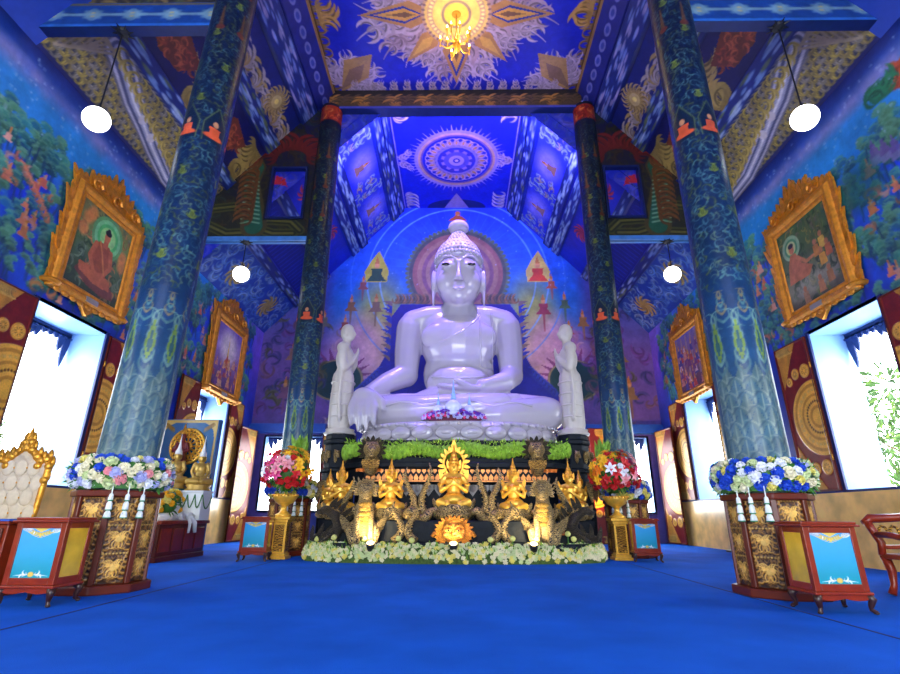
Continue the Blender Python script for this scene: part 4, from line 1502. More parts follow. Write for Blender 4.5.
def lion(loc, rz, label, name='guardian_lion'):
    r = empty(name, loc, label, 'statue', 'scaled guardian beasts at the altar foot', rz)
    pr = []
    e = lambda *a: pr.append(('e',) + a)
    t = lambda *a: pr.append(('t',) + a)
    e((0, .1, .3), (.26, .3, .3)); e((0, -.05, .6), (.22, .2, .28))
    t([(0, -.06, .78), (0, -.14, .98)], [.16, .14])
    e((0, -.18, 1.02), (.17, .18, .16)); e((0, -.33, .97), (.1, .1, .08)); e((0, -.32, .9), (.08, .09, .04))
    for s in (-1, 1):
        t([(s * .13, -.12, .5), (s * .14, -.24, .2), (s * .14, -.28, .05)], [.09, .07, .075])
        t([(s * .22, .12, .28), (s * .28, -.08, .2), (s * .24, -.14, .05)], [.14, .1, .08])
        e((s * .08, -.33, 1.06), (.04, .03, .03))
        t([(s * .12, -.1, 1.14), (s * .18, -.02, 1.3)], [.05, .02])
    t([(0, .3, .2), (.1, .42, .5), (-.05, .4, .85), (.08, .36, 1.05)], [.09, .09, .07, .02])
    link('body', sculpt(pr, .02, 3), m_grey, r)
    mb = MB()
    for k in range(13):
        a = PI * (-.1 + 1.2 * k / 12)
        R2 = PI / 2 - a
        x, z = .16 * math.cos(a), 1.02 + .15 * math.sin(a)
        mb.prism([(x + u * math.cos(R2) + v * math.sin(R2), z - u * math.sin(R2) + v * math.cos(R2)) for u, v in flame_poly(.08, .13, .25)], -.14, -.1)
    mb.obj('mane', m_grey, r)
    mb = MB()
    for k in range(5):
        mb.ell((0, -.24 + .01 * k, .75 - .09 * k), (.15 - .006 * k, .04, .05), 10, 6)
    for s in (-1, 1):
        mb.ell((s * .09, -.35, .98), (.02, .02, .02), 6, 5)
    mb.obj('chest_scales', m_mask3, r, None, True)
    for s in (-1, 1):
        mb = MB()
        for k in range(5):
            mb.prism([(s * (.2 + .05 * k) + s * u, .02 + .06 * k + v) for u, v in flame_poly(.12, .42 - .03 * k, .8)], -.02 + .05 * k, .02 + .05 * k)
        mb.obj('flame_tail', m_grey, r)
    r.scale = (.95, .62, 1)
    return r


lion((-1.88, 11.12, .36), .25, 'silvery scaled guardian beast with golden chest, left of the golden mask at the altar foot')
lion((1.88, 11.12, .36), -.25, 'silvery scaled guardian beast with golden chest, right of the golden mask at the altar foot')


def dragon(loc, rz, f, label):
    r = empty('dragon_statue', loc, label, 'statue', 'dark spiny dragons at the altar sides', rz)
    pr = []
    t = lambda *a: pr.append(('t',) + a)
    e = lambda *a: pr.append(('e',) + a)
    t([(f * .55, .15, .1), (f * .2, .1, .12), (-f * .15, 0, .22), (-f * .3, -.05, .45), (-f * .15, -.08, .72), (f * .05, -.12, .85)], [.08, .16, .2, .19, .15, .11])
    e((f * .12, -.16, .9), (.17, .13, .12)); e((f * .3, -.18, .86), (.12, .09, .06)); e((f * .28, -.18, .79), (.1, .07, .03))
    for s in (-1, 1):
        t([(-f * .1, s * .16, .25), (f * .05, s * .24 - .1, .1), (f * .14, s * .22 - .12, .05)], [.08, .06, .05])
    link('body', sculpt(pr, .022, 3), m_dark, r)
    mb = MB()
    sp = [(.5, .2), (.3, .26), (.1, .3), (-.1, .38), (-.3, .5), (-.42, .62), (-.38, .8), (-.25, .95), (-.1, 1.02), (.02, 1.05)]
    for k, (x, z) in enumerate(sp):
        a = (-.9 + 1.3 * (k / 9)) * f
        R2 = -(.9 - 1.5 * k / 9) * -1
        R2 = f * (-1.0 + .5 * k / 9) if k > 3 else f * (.1 - .3 * k)
        X = f * x
        mb.prism([(X + u * math.cos(R2) + v * math.sin(R2), z - .08 - u * math.sin(R2) + v * math.cos(R2)) for u, v in flame_poly(.13, .36, .3)], -.06, -.01)
    mb.obj('spines', m_dark, r)
    r.scale = (.72, .72, .72)
    return r


dragon((-2.62, 11.3, .36), 0, -1, 'dark spiny dragon crouching at the left end of the altar front, above the flower bed')
dragon((2.68, 11.3, .36), 0, 1, 'dark spiny dragon crouching at the right end of the altar front, above the flower bed')

m_mask2 = M_carved('old_gilding', (70, 44, 20), (206, 156, 70), 24, .4, .35, .6, .45)


def head(loc, rz, label):
    r = empty('dragon_bust', loc, label, 'statue', 'dragon busts on the altar rim', rz)
    pr = [('e', (0, 0, .16), (.2, .2, .18)), ('e', (0, -.2, .1), (.13, .16, .1)), ('e', (0, -.2, -.02), (.1, .13, .05)), ('t', [(0, .1, .0), (0, .05, -.3)], [.17, .15]),
          ('e', (-.1, -.16, .22), (.06, .06, .06)), ('e', (.1, -.16, .22), (.06, .06, .06)), ('t', [(-.1, .02, .3), (-.2, .1, .42)], [.05, .02]), ('t', [(.1, .02, .3), (.2, .1, .42)], [.05, .02])]
    link('body', sculpt(pr, .02, 3), m_grey, r)
    mb = MB()
    for k in range(11):
        a = PI * (-.2 + 1.4 * k / 10)
        R2 = PI / 2 - a
        mb.prism([(.18 * math.cos(a) + u * math.cos(R2) + v * math.sin(R2), .15 + .17 * math.sin(a) - u * math.sin(R2) + v * math.cos(R2)) for u, v in flame_poly(.1, .17, .3)], .0, .04)
    mb.obj('mane', m_dark, r)
    mb = MB()
    for k in range(5):
        mb.prism([((k - 2) * .075 + u, -.1 - v) for u, v in flame_poly(.11, .26 - .03 * abs(k - 2), 0)], -.2, -.16)
    mb.obj('collar_scales', m_mask2, r)
    return r


head((-1.93, 11.93, 2.2), .1, 'dark dragon head with gilded collar jutting from the altar rim on the left')
head((1.93, 11.93, 2.2), -.1, 'dark dragon head with gilded collar jutting from the altar rim on the right')

m_mask = M_carved('red_gold_carving', (110, 40, 18), (232, 160, 60), 26, .4, .35, .6, .45)
mask = empty('gilded_mask', (0, 11.16, .56), 'round gilded demon mask with scrolls at the centre foot of the altar', 'ornament')
mb = MB()
mb.ell((0, 0, 0), (.34, .12, .28), 20, 12)
for s in (-1, 1):
    mb.ell((s * .13, -.1, .07), (.08, .06, .07), 10, 8)
    mb.tube([(s * .04, -.12, .16), (s * .15, -.12, .21), (s * .26, -.07, .16)], [.03, .035, .02], 6)
    mb.ell((s * .2, -.07, -.08), (.1, .06, .08), 10, 8)
mb.ell((0, -.14, -.02), (.07, .06, .06), 10, 8)
mb.tube([(-.18, -.1, -.14), (0, -.14, -.18), (.18, -.1, -.14)], [.03, .04, .03], 6)
mb.obj('face', m_mask, mask, None, True)
mb = MB()
for k in range(21):
    a = PI * (-.25 + 1.5 * k / 20)
    R2 = PI / 2 - a
    mb.prism([(.33 * math.cos(a) + u * math.cos(R2) + v * math.sin(R2), .27 * math.sin(a) - u * math.sin(R2) + v * math.cos(R2)) for u, v in flame_poly(.1, .2 + .03 * (k % 2), .35)], -.03, .02)
for s in (-1, 1):
    mb.tube([(s * (.42 + .16 * math.cos(q * .8) * (1 - q / 10)), 0, -.1 + .15 * math.sin(q * .8) * (1 - q / 10)) for q in range(9)], [.05 - .004 * q for q in range(9)], 6)
mb.obj('flame_rim', m_mask, mask)
MB().box(-.4, .4, -.02, .14, -.26, -.16).obj('mount', m_tier, mask)
mb = MB()
for s in (-1, 1):
    mb.ell((s * .13, -.15, .07), (.03, .02, .03), 8, 6)
mb.obj('pupil', m_black, mask, None, True)
mask.scale = (.78, .8, .74)

# ---------------------------------------------------------------- greenery, flowers, offerings on the altar
def petal_ball(r, n=(5, 7, 6), seed=0):
    """a rounded double blossom: rings of cupped petals"""
    g = random.Random(seed)
    mb = MB()
    for ring, k in enumerate(n):
        tilt = (.25, .75, 1.2)[ring]
        rr = r * (.35, .7, .85)[ring]
        for i in range(k):
            a = 2 * PI * (i + .5 * ring) / k + g.uniform(-.15, .15)
            M_ = Matrix.Rotation(a, 3, 'Z') @ Matrix.Rotation(tilt, 3, 'Y')
            vs = [M_ @ V(p) for p in ((0, 0, r * .15), (r * .2, -rr * .5, r * .6), (0, 0, r * .55), (r * .2, rr * .5, r * .6), (-r * .1, 0, r * .98), (r * .1, -rr * .42, r * .95), (r * .1, rr * .42, r * .95))]
            mb.add([tuple(v) for v in vs], [(0, 1, 2), (0, 2, 3), (1, 5, 4, 2), (2, 4, 6, 3)])
    mb.ell((0, 0, r * .35), (r * .5, r * .5, r * .45), 7, 5)
    me = bpy.data.meshes.new('blossom')
    me.from_pydata(mb.v, [], mb.f)
    me.polygons.foreach_set('use_smooth', [True] * len(me.polygons))
    return me


def lily(r, seed=0):
    g = random.Random(seed)
    mb = MB()
    for i in range(6):
        a = 2 * PI * i / 6 + g.uniform(-.1, .1)
        M_ = Matrix.Rotation(a, 3, 'Z')
        w = r * (.34 if i % 2 else .26)
        P = [(0, 0, 0), (.4 * r, -w, .42 * r), (.4 * r, 0, .3 * r), (.4 * r, w, .42 * r), (.85 * r, -w * .7, .5 * r), (.85 * r, 0, .42 * r), (.85 * r, w * .7, .5 * r), (1.2 * r, 0, .3 * r)]
        mb.add([tuple(M_ @ V(p)) for p in P], [(0, 1, 2), (0, 2, 3), (1, 4, 5, 2), (2, 5, 6, 3), (4, 7, 5), (5, 7, 6)])
    for i in range(4):
        a = 2 * PI * i / 4
        mb.tube([(0, 0, .1 * r), (.2 * r * math.cos(a), .2 * r * math.sin(a), .7 * r)], [.03 * r, .05 * r], 4)
    me = bpy.data.meshes.new('lily')
    me.from_pydata(mb.v, [], mb.f)
    me.polygons.foreach_set('use_smooth', [True] * len(me.polygons))
    return me


BL = {c: [petal_ball(1.0, seed=i) for i in range(2)] for c in m_fl}
for c, ms in BL.items():
    for me in ms:
        me.materials.append(m_fl[c])
LIL_M = {c: lily(1.0, 3) for c in ('magenta', 'pink', 'white', 'gold', 'orange', 'red')}
for c, me in LIL_M.items():
    me.materials.append(m_fl[c])


def aim(d, spin=0.0):
    return (V(d).to_track_quat('Z', 'Y').to_matrix() @ Matrix.Rotation(spin, 3, 'Z')).to_euler()


def bloom(name, me, parent, p, d, r):
    o = bpy.data.objects.new(name, me)
    COL.objects.link(o)
    o.parent = parent
    o.location = p
    o.rotation_euler = aim(d, rnd.uniform(0, 6))
    o.scale = (r, r, r)
    return o


def merged(name, mats, items, parent=None):
    """many small shapes (mesh, material index, place, direction, size) as one object"""
    vs, fs, mi = [], [], []
    for me, k, p, d, r in items:
        Rm = aim(d, rnd.uniform(0, 6)).to_matrix()
        n = len(vs)
        c = np.empty(len(me.vertices) * 3)
        me.vertices.foreach_get('co', c)
        c = (c.reshape(-1, 3) * r) @ np.array(Rm).T + np.array(p)
        vs.extend(map(tuple, c))
        for q in me.polygons:
            fs.append(tuple(i + n for i in q.vertices))
            mi.append(k)
    me = bpy.data.meshes.new(name)
    me.from_pydata(vs, [], fs)
    for m in mats: me.materials.append(m)
    me.polygons.foreach_set('material_index', mi)
    return link(name, me, None, parent)


def leaf_mesh(w=.3, l=1.0):
    me = bpy.data.meshes.new('leaf')
    me.from_pydata([(0, 0, 0), (-w / 2, .05, l * .4), (0, -.04, l * .45), (w / 2, .05, l * .4), (0, .12, l)], [], [(0, 2, 1), (0, 3, 2), (1, 2, 4), (2, 3, 4)])
    return me


LEAF = leaf_mesh()
CHR = petal_ball(1.0, (4, 5, 0), 9)
# hedge of clipped green leaves on the altar rim
it = []
for i in range(1500):
    q = rnd.uniform(-2.68, 2.68)
    y = 12.14 + .3 * max(0, abs(q) - 2.2) + rnd.uniform(-.05, .16)
    z = 2.34 + rnd.uniform(-.14, .26) - .03 * abs(math.sin(q * 2.4))
    it.append((LEAF, rnd.choice((0, 1, 1, 2)), (q + .05, y - .1, z), (rnd.uniform(-.6, .6), -.8 + rnd.uniform(-.3, .3), rnd.uniform(.1, 1)), rnd.uniform(.07, .12)))
hg = empty('hedge_garland', (0, 0, 0), 'lime green leafy garland lying along the rim of the dark altar', 'garland')
mbh = MB()
for i in range(46):
    q = -2.66 + i * 5.32 / 45
    mbh.ell((q + .05, 12.14 + .3 * max(0, abs(q) - 2.2), 2.36 + .05 * math.sin(q * 5)), (.12, .12, .2 - .04 * abs(math.sin(q * 2.4))), 8, 6)
mbh.obj('moss_roll', M('lime_moss', (136, 180, 50), rough=.8, var=.3, vs=14, bump=.6, bs=50), hg, None, True)
h = merged('leaves', [m_lime, M('fresh_leaf', (150, 200, 56), rough=.6, var=.3), M('bright_leaf', (190, 224, 90), rough=.6, var=.3)], it, hg)
h['kind'] = 'stuff'
mb = MB()                               # moss bank that carries the flowers
bedpoly = [(-3.34, 12.9), (-3.34, 12.1), (-3.1, 11.3), (-2.5, 10.92), (-1.4, 10.7), (0, 10.68), (1.5, 10.76), (2.5, 10.95), (3.12, 11.3), (3.36, 12.1), (3.36, 12.9)]
inner = [(-3.2, 12.9), (-3.2, 12.1), (-2.9, 11.45), (-2.45, 11.14), (-1.4, 10.97), (0, 10.96), (1.5, 10.97), (2.45, 11.14), (2.9, 11.45), (3.22, 12.1), (3.22, 12.9)]
rows = []
for t, z in ((0, 0), (.03, .1), (.3, .2), (.7, .28), (1, .33), (1.0, 0)):
    rows.append([(a[0] + (b[0] - a[0]) * t, a[1] + (b[1] - a[1]) * t, z) for a, b in zip(bedpoly, inner)])
n = len(bedpoly)
fs = [(k * n + i, k * n + i + 1, (k + 1) * n + i + 1, (k + 1) * n + i) for k in range(5) for i in range(n - 1)]
fs += [tuple(k * n for k in range(6)), tuple(k * n + n - 1 for k in range(5, -1, -1))]
mb.add([p for r in rows for p in r], fs)
bed = empty('flower_bed', (0, 0, 0), 'bank of small white and pale green flowers curving around the altar foot', 'flower bed')
mb.obj('moss_bank', M('moss', (70, 96, 40), rough=.9, var=.4, vs=20), bed)


def bedpt(u, t):
    i = min(n - 2, int(u * (n - 1)))
    f = u * (n - 1) - i
    a = V((*bedpoly[i], 0)).lerp(V((*bedpoly[i + 1], 0)), f)
    b = V((*inner[i], 0)).lerp(V((*inner[i + 1], 0)), f)
    p = a.lerp(b, t)
    return (p.x, p.y, float(np.interp(t, (0, .03, .3, .7, 1), (.03, .1, .2, .28, .33))))


it = []
for i in range(1500):
    t = rnd.random() ** 1.3
    p = bedpt(rnd.random(), t)
    d = (rnd.uniform(-.3, .3), -.9 * (1 - t) - .2, .4 + t)
    it.append((CHR, rnd.choice((0, 0, 1, 1, 2)), p, d, rnd.uniform(.05, .085)))
for i in range(500):
    p = bedpt(rnd.random(), rnd.random())
    it.append((LEAF, 3, p, (rnd.uniform(-.5, .5), -.6, 1), rnd.uniform(.08, .16)))
o = merged('blossoms', [m_fl['cream'], m_fl['pale'], m_fl['yellow'], m_lime], it, bed)
o['kind'] = 'stuff'
BALL = MB().ell((0, 0, 0), (1, 1, .9), 12, 8)
for i in range(24):
    a, b = rnd.uniform(0, 6.28), rnd.uniform(-.6, 1.4)
    BALL.ell((.85 * math.cos(a) * math.cos(b), .85 * math.sin(a) * math.cos(b), .8 * math.sin(b)), (.28, .28, .25), 6, 4)
BALL = BALL.mesh('flower_head')
BALL.materials.append(M('lime_yellow_pompon', (214, 214, 120), rough=.7, var=.1))
STEM = MB().tube([(0, 0, -.4), (0, 0, 0)], .012, 6).mesh('stem')
STEM.materials.append(m_leaf)
for (u, t, z) in ((.27, .9, .5), (.3, .7, .46), (.33, .95, .55), (.36, .8, .44), (.42, .9, .45), (.44, .6, .42), (.55, .85, .44), (.58, .9, .46), (.62, .75, .44), (.66, .9, .48), (.69, .95, .55), (.7, .7, .45), (.73, .9, .54), (.745, .75, .46), (.76, .95, .5), (.2, .8, .46), (.22, .6, .42), (.24, .9, .47)):
    p = bedpt(u, t)
    r = empty('pompon_flower', (p[0], p[1], z), 'round lime yellow pompon flower standing above the white flower bed', 'flower', 'pompon flowers above the flower bed')
    o = link('flower_head', BALL, None, r)
    o.scale = (.058,) * 3
    link('stem', STEM, None, r)
# warm flood lamps hidden in the bed
FL = MB().lathe([(.07, -.1), (.085, 0), (.085, .05)], 14)
FL = FL.mesh('housing')
LENS = MB().lathe([(.075, .05), (.03, .056)], 14).mesh('lens')
for i, (x, y, lb) in enumerate(((-1.66, 10.8, 'glowing flood lamp in the flower bed in front of the left guardian beast'), (0.0, 10.8, 'glowing flood lamp in the flower bed below the golden mask'), (1.6, 10.8, 'glowing flood lamp in the flower bed in front of the right guardian beast'))):
    r = empty('flood_lamp', (x, y, .335), lb, 'lamp', 'warm flood lamps in the flower bed')
    r.rotation_euler = (.5, 0, 0)
    link('housing', FL, m_cord, r); link('lens', LENS, m_lens, r)
    MB().tube([(0, 0, -.08), (0, 0, -.2)], .02, 6).obj('stake', m_cord, r)
    spot('flood_light', (x, y - .02, .5), (x * 1.05, 12.0, 1.7), (72 if x else 52), (1.0, .8, .45), 165, .8, .06)
# purple flower cushion and crystal spires before the lap
mound = empty('flower_cushion', (0.0, 12.42, 3.1), 'low cushion of purple and pink flowers in front of the statue lap', 'flowers')
mb = MB().ell((0, 0, .1), (.74, .16, .16), 20, 10)
mb.obj('cushion_base', M('dark_pink_cloth', (96, 30, 60), rough=.7), mound, None, True)
it = []
for i in range(420):
    a, b = rnd.uniform(0, 2 * PI), rnd.uniform(0, 1.35)
    d = V((math.cos(a) * math.cos(b), math.sin(a) * math.cos(b), math.sin(b)))
    it.append((CHR, rnd.choice((0, 0, 0, 1, 2, 3)) if b > .3 else rnd.choice((1, 2, 2)), (d.x * .78, d.y * .18, .06 + d.z * .22), d, rnd.uniform(.045, .065)))
o = merged('blossoms', [m_fl['purple'], m_fl['magenta'], m_fl['lilac'], m_fl['purple']], it, mound)
o['kind'] = 'stuff'
m_cry = M('crystal', (200, 210, 250), rough=.08, coat=.6)
for x, s, lb in ((-.02, 1.0, 'tall pale crystal spire standing in the middle of the purple flower cushion'), (-.4, .62, 'small crystal spire left of the tall one on the purple flowers'), (.38, .62, 'small crystal spire right of the tall one on the purple flowers')):
    r = empty('crystal_spire', (x, 12.42, 3.3), lb, 'ornament', 'crystal spires on the flower cushion')
    MB().lathe([(.2, -.05), (.22, .0), (.17, .05), (.2, .1), (.21, .2), (.14, .3), (.06, .36)], 16).obj('bell', m_cry, r, None, True)
    MB().lathe([(.06, .36), (.075, .4), (.05, .44), (.06, .48), (.035, .55), (.028, .62), (.006, .86)], 12).obj('spire', M('blue_crystal', (150, 190, 240), rough=.1), r, None, True)
    r.scale = (s, s, s)

# ---------------------------------------------------------------- carved plinths around the columns
cv = Cv(.3, .98, 130, (46, 24, 12))
cv.rect(0, .3, 0, .98, (46, 24, 12), hgt=0)
cv.field(.01, .29, .01, .97, .036, .05, [(120, 82, 30), (150, 104, 42), (96, 62, 22)], 3, hgt=.006)
g = random.Random(5)
for j in range(3):
    cy = .17 + j * .325
    for f in (-1, 1):
        for k in range(6):
            a = PI / 2 + f * (.15 + k * .5)
            cv.curl(.15 + f * .02, cy, .17, a, f * 2.8, .026, (226, 172, 72) if k % 2 else (190, 136, 54), 8, hgt=.014)
            cv.curl(.15 + f * .06, cy + .02, .12, a + .3, -f * 3.2, .02, (240, 190, 90), 7, hgt=.016)
        for k in range(5):
            cv.curl(.15 + f * .13, cy - .12 + .06 * k, .1, PI / 2 + f * (1.9 - .3 * k), -f * 3, .02, (180, 128, 50), 6, hgt=.012)
    for k in range(8):
        cv.ell(.02 + k * .037, cy + .163, .014, .012, (190, 150, 70), hgt=.012)
    cv.ell(.15, cy, .028, .035, (224, 180, 90), hgt=.018)
PANEL = cv.grid('panel', lambda X, Y, H: (X - .15, -H, Y), m_relief)
PANEL_ME = PANEL.data
bpy.data.objects.remove(PANEL)


def plinth(loc, label, h=1.18, ap=.47):
    r = empty('column_plinth', loc, label, 'plinth', 'carved plinths around the columns')
    C8 = 1 / math.cos(PI / 8)
    hole = .345
    mb = MB()
    def ring(a, z0, z1):
        o = [(a * C8 * math.cos(PI / 8 + k * PI / 4), a * C8 * math.sin(PI / 8 + k * PI / 4)) for k in range(8)]
        i = [(hole * math.cos(PI / 8 + k * PI / 4) * C8, hole * math.sin(PI / 8 + k * PI / 4) * C8) for k in range(8)]
        vs = [(x, y, z) for z in (z0, z1) for (x, y) in o] + [(x, y, z) for z in (z0, z1) for (x, y) in i]
        fs = []
        for k in range(8):
            j = (k + 1) % 8
            fs += [(k, j, 8 + j, 8 + k), (16 + j, 16 + k, 24 + k, 24 + j), (8 + k, 8 + j, 24 + j, 24 + k), (j, k, 16 + k, 16 + j)]
        mb.add(vs, fs)
    ring(ap - .03, .1, h - .08)
    for k in range(8):                  # corner posts
        a = PI / 8 + k * PI / 4
        mb.T = Matrix.Rotation(a, 4, 'Z')
        mb.box(ap * C8 - .06, ap * C8 - .004, -.035, .035, .1, h - .06)
    mb.T = Matrix.Identity(4)
    o = mb.obj('body', m_brown, r)
    bevel(o, .008, 1)
    for nm, a, z0, z1 in (('base_moulding', ap + .06, 0, .1), ('top_moulding', ap + .03, h - .08, h)):
        mb = MB()
        ring_src = mb
        C = [(a * C8 * math.cos(PI / 8 + k * PI / 4), a * C8 * math.sin(PI / 8 + k * PI / 4)) for k in range(8)]
        I = [(hole * C8 * math.cos(PI / 8 + k * PI / 4), hole * C8 * math.sin(PI / 8 + k * PI / 4)) for k in range(8)]
        vs = [(x, y, z) for z in (z0, z1) for (x, y) in C] + [(x, y, z) for z in (z0, z1) for (x, y) in I]
        fs = []
        for k in range(8):
            j = (k + 1) % 8
            fs += [(k, j, 8 + j, 8 + k), (16 + j, 16 + k, 24 + k, 24 + j), (8 + k, 8 + j, 24 + j, 24 + k), (j, k, 16 + k, 16 + j)]
        mb.add(vs, fs)
        bevel(mb.obj(nm, m_brown, r), .015, 2)
    for k in range(8):
        p = link('panel', PANEL_ME, None, r, None, None)
        a = k * PI / 4
        p.rotation_euler = (0, 0, a + PI / 2)
        p.location = ((ap - .025) * math.cos(a), (ap - .025) * math.sin(a), .11)
    return r


pl1 = plinth((-4.42, 6.9, 0), 'carved brown and gold octagonal plinth around the left near column, behind the left near cabinet')
dup(pl1, (4.1, 6.9, 0), 0, 'carved brown and gold octagonal plinth around the right near column, behind the right near cabinet')
dup(pl1, (-4.02, 12.9, 0), 0, 'carved brown and gold octagonal plinth under the far left column, between altar and left bouquet').scale = (1, 1, 1.08)
dup(pl1, (4.18, 12.9, 0), 0, 'carved brown and gold octagonal plinth under the far right column, between altar and right bouquet').scale = (1, 1, 1.08)


def wreath(loc, label, n=96, rr=.075, dense=True, mix=None, group='flower rings around the columns', rmaj=.455, rmin=.125, hz=.2, c0=-PI / 2):
    r = empty('flower_ring', loc, label, 'flower ring', group)
    it = []
    for i in range(340):
        a, b = rnd.uniform(0, 2 * PI), rnd.uniform(0, 2 * PI)
        d = V((math.cos(a) * math.cos(b), math.sin(a) * math.cos(b), math.sin(b)))
        p = ((rmaj + rmin * .8 * math.cos(b)) * math.cos(a), (rmaj + rmin * .8 * math.cos(b)) * math.sin(a), hz + hz * .8 * math.sin(b))
        if math.cos(b) < -.2 and math.sin(b) < .3: continue
        it.append((LEAF, 0, p, d, rnd.uniform(.07, .12)))
    for i in range(150):                # blossoms of the far side
        a, b = c0 + PI + rnd.uniform(-1.35, 1.35), rnd.uniform(-.7, 1.6)
        d = V((math.cos(a) * math.cos(b), math.sin(a) * math.cos(b), math.sin(b)))
        p = ((rmaj + rmin * math.cos(b)) * math.cos(a), (rmaj + rmin * math.cos(b)) * math.sin(a), hz + hz * math.sin(b))
        it.append((BL['cream'][0], rnd.choice((1, 2, 3)), p, d, rr * .9))
    f = merged('foliage', [m_leaf, m_fl['cream'], m_fl['blue'], m_fl['white']], it, r)
    f['kind'] = 'stuff'
    MB().lathe([(rmaj - rmin * .7, .02), (rmaj + rmin * .55, .02), (rmaj + rmin * .75, hz), (rmaj + rmin * .4, hz * 1.75), (rmaj - rmin * .7, hz * 1.75)], 24).obj('foam_ring', m_leaf, r)
    pts = []
    tries = 0
    while len(pts) < n and tries < 20000:
        tries += 1
        a, b = c0 + rnd.uniform(-1.95, 1.95), rnd.uniform(-.75, 1.75)
        p = V(((rmaj + rmin * math.cos(b)) * math.cos(a), (rmaj + rmin * math.cos(b)) * math.sin(a), hz + hz * math.sin(b)))
        if any((p - q[0]).length < rr * 1.22 for q in pts): continue
        pts.append((p, V((math.cos(a) * math.cos(b), math.sin(a) * math.cos(b), math.sin(b)))))
    for p, d in pts:
        c = rnd.choice(mix or ('cream', 'cream', 'cream', 'white', 'white', 'blue', 'blue', 'blue', 'pale', 'yellow', 'pink', 'lilac', 'lilac'))
        bloom('blossom', rnd.choice(BL[c]), r, p - d * .03, d, rr * rnd.uniform(.8, 1.2))
    return r


wreath((-4.42, 6.9, 1.18), 'thick ring of cream, blue and pink blossoms on the left near plinth', c0=-1.2)
wreath((4.1, 6.9, 1.18), 'thick ring of cream, blue and lilac blossoms on the right near plinth', c0=-1.9, mix=('cream', 'cream', 'white', 'white', 'blue', 'blue', 'blue', 'pale', 'yellow', 'lilac', 'lilac', 'pale'))
FM = ('blue', 'blue', 'yellow', 'yellow', 'cream', 'white', 'lilac')
wreath((-4.02, 12.9, 1.275), 'ring of yellow and blue blossoms on the far left plinth beside the altar', 60, .1, mix=FM, c0=-1.1)
wreath((4.18, 12.9, 1.275), 'ring of yellow and blue blossoms on the far right plinth beside the altar', 60, .1, mix=FM, c0=-2.0)

# hanging jasmine tassels
m_jas = M('jasmine_white', (240, 244, 236), rough=.7, bump=.5, bs=120)
m_tg = M('tassel_green', (30, 140, 90), rough=.6)
TS = MB().tube([(0, 0, 0), (0, 0, -.16)], .008, 6).lathe([(.008, -.12), (.024, -.14), (.028, -.2), (.022, -.21)], 10).lathe([(.014, -.21), (.032, -.24), (.036, -.31), (.028, -.32)], 10).lathe([(.016, -.32), (.034, -.35), (.042, -.4), (.02, -.41)], 10).mesh('strand')
TR = MB().lathe([(.026, 0), (.034, .008), (.026, .016)], 10).mesh('ring')
tl = ('left', 'middle', 'right')


def tassels(cx, cy, zt, angs, rad, where, sc=1.0):
    for k, a in enumerate(angs):
        r = empty('jasmine_tassel', (cx + rad * math.cos(a), cy + rad * math.sin(a), zt), '%s of the three white jasmine tassels hanging from the %s' % (tl[k], where), 'tassel', 'jasmine tassels')
        link('strand', TS, m_jas, r)
        for j, z in enumerate((-.205, -.315, -.405)):
            q = link('ring', TR, m_tg, r, (0, 0, z - .008))
            q.scale = (1 + .18 * j,) * 2 + (1,)
        r.scale = (sc, sc, sc)


tassels(-4.42, 6.9, 1.26, (-1.13, -.82, -.5), .56, 'left near flower ring')
tassels(4.1, 6.9, 1.26, (-2.66, -2.4, -2.1), .57, 'right near flower ring')
tassels(-4.02, 12.9, 1.34, (-1.4, -1.1, -.8), .58, 'far left flower ring', 1.15)
tassels(4.18, 12.9, 1.34, (-2.4, -2.1, -1.8), .58, 'far right flower ring', 1.15)

# ---------------------------------------------------------------- donation cabinets
cv = Cv(.42, .6, 150, (50, 160, 220))
cv.grad([(0, (34, 150, 160)), (.25, (44, 160, 196)), (.6, (62, 164, 232))])
for f in (-1, 1):
    for k in range(5):
        cv.kranok(.21 + f * (.2 - .02 * k), .585 - .005 * k, .07, PI / 2 - f * PI / 2 * 0 - 1.2 * 1 - .2 * k, f, (230, 240, 250))
        cv.kranok(.21 + f * .02 * k, .555 - .006 * (4 - k), .06, -PI / 2 + f * .3 * k, f, (226, 196, 90))
    cv.stroke([(.21 + f * .04, .05), (.21 + f * .17, .035)], .012, .002, (236, 246, 250))
    cv.kranok(.21 + f * .05, .045, .06, PI / 2 - f * .9, f, (240, 248, 250))
    cv.kranok(.21 + f * .08, .045, .05, -PI / 2 + f * .9, -f, (240, 248, 250))
cv.poly([(.11, .6), (.31, .6), (.21, .54)], (222, 190, 84))
cv.ell(.21, .05, .03, .03, (220, 190, 90))
SIGN = cv.grid('sign_panel', lambda X, Y, H: (X - .21, np.zeros(X.shape), Y), m_print)
SIGN_ME = SIGN.data
bpy.data.objects.remove(SIGN)
m_brass = M('gold_tinted_glass', (232, 186, 50), rough=.2, metal=.15, var=.35, vs=2.5, coat=.6)


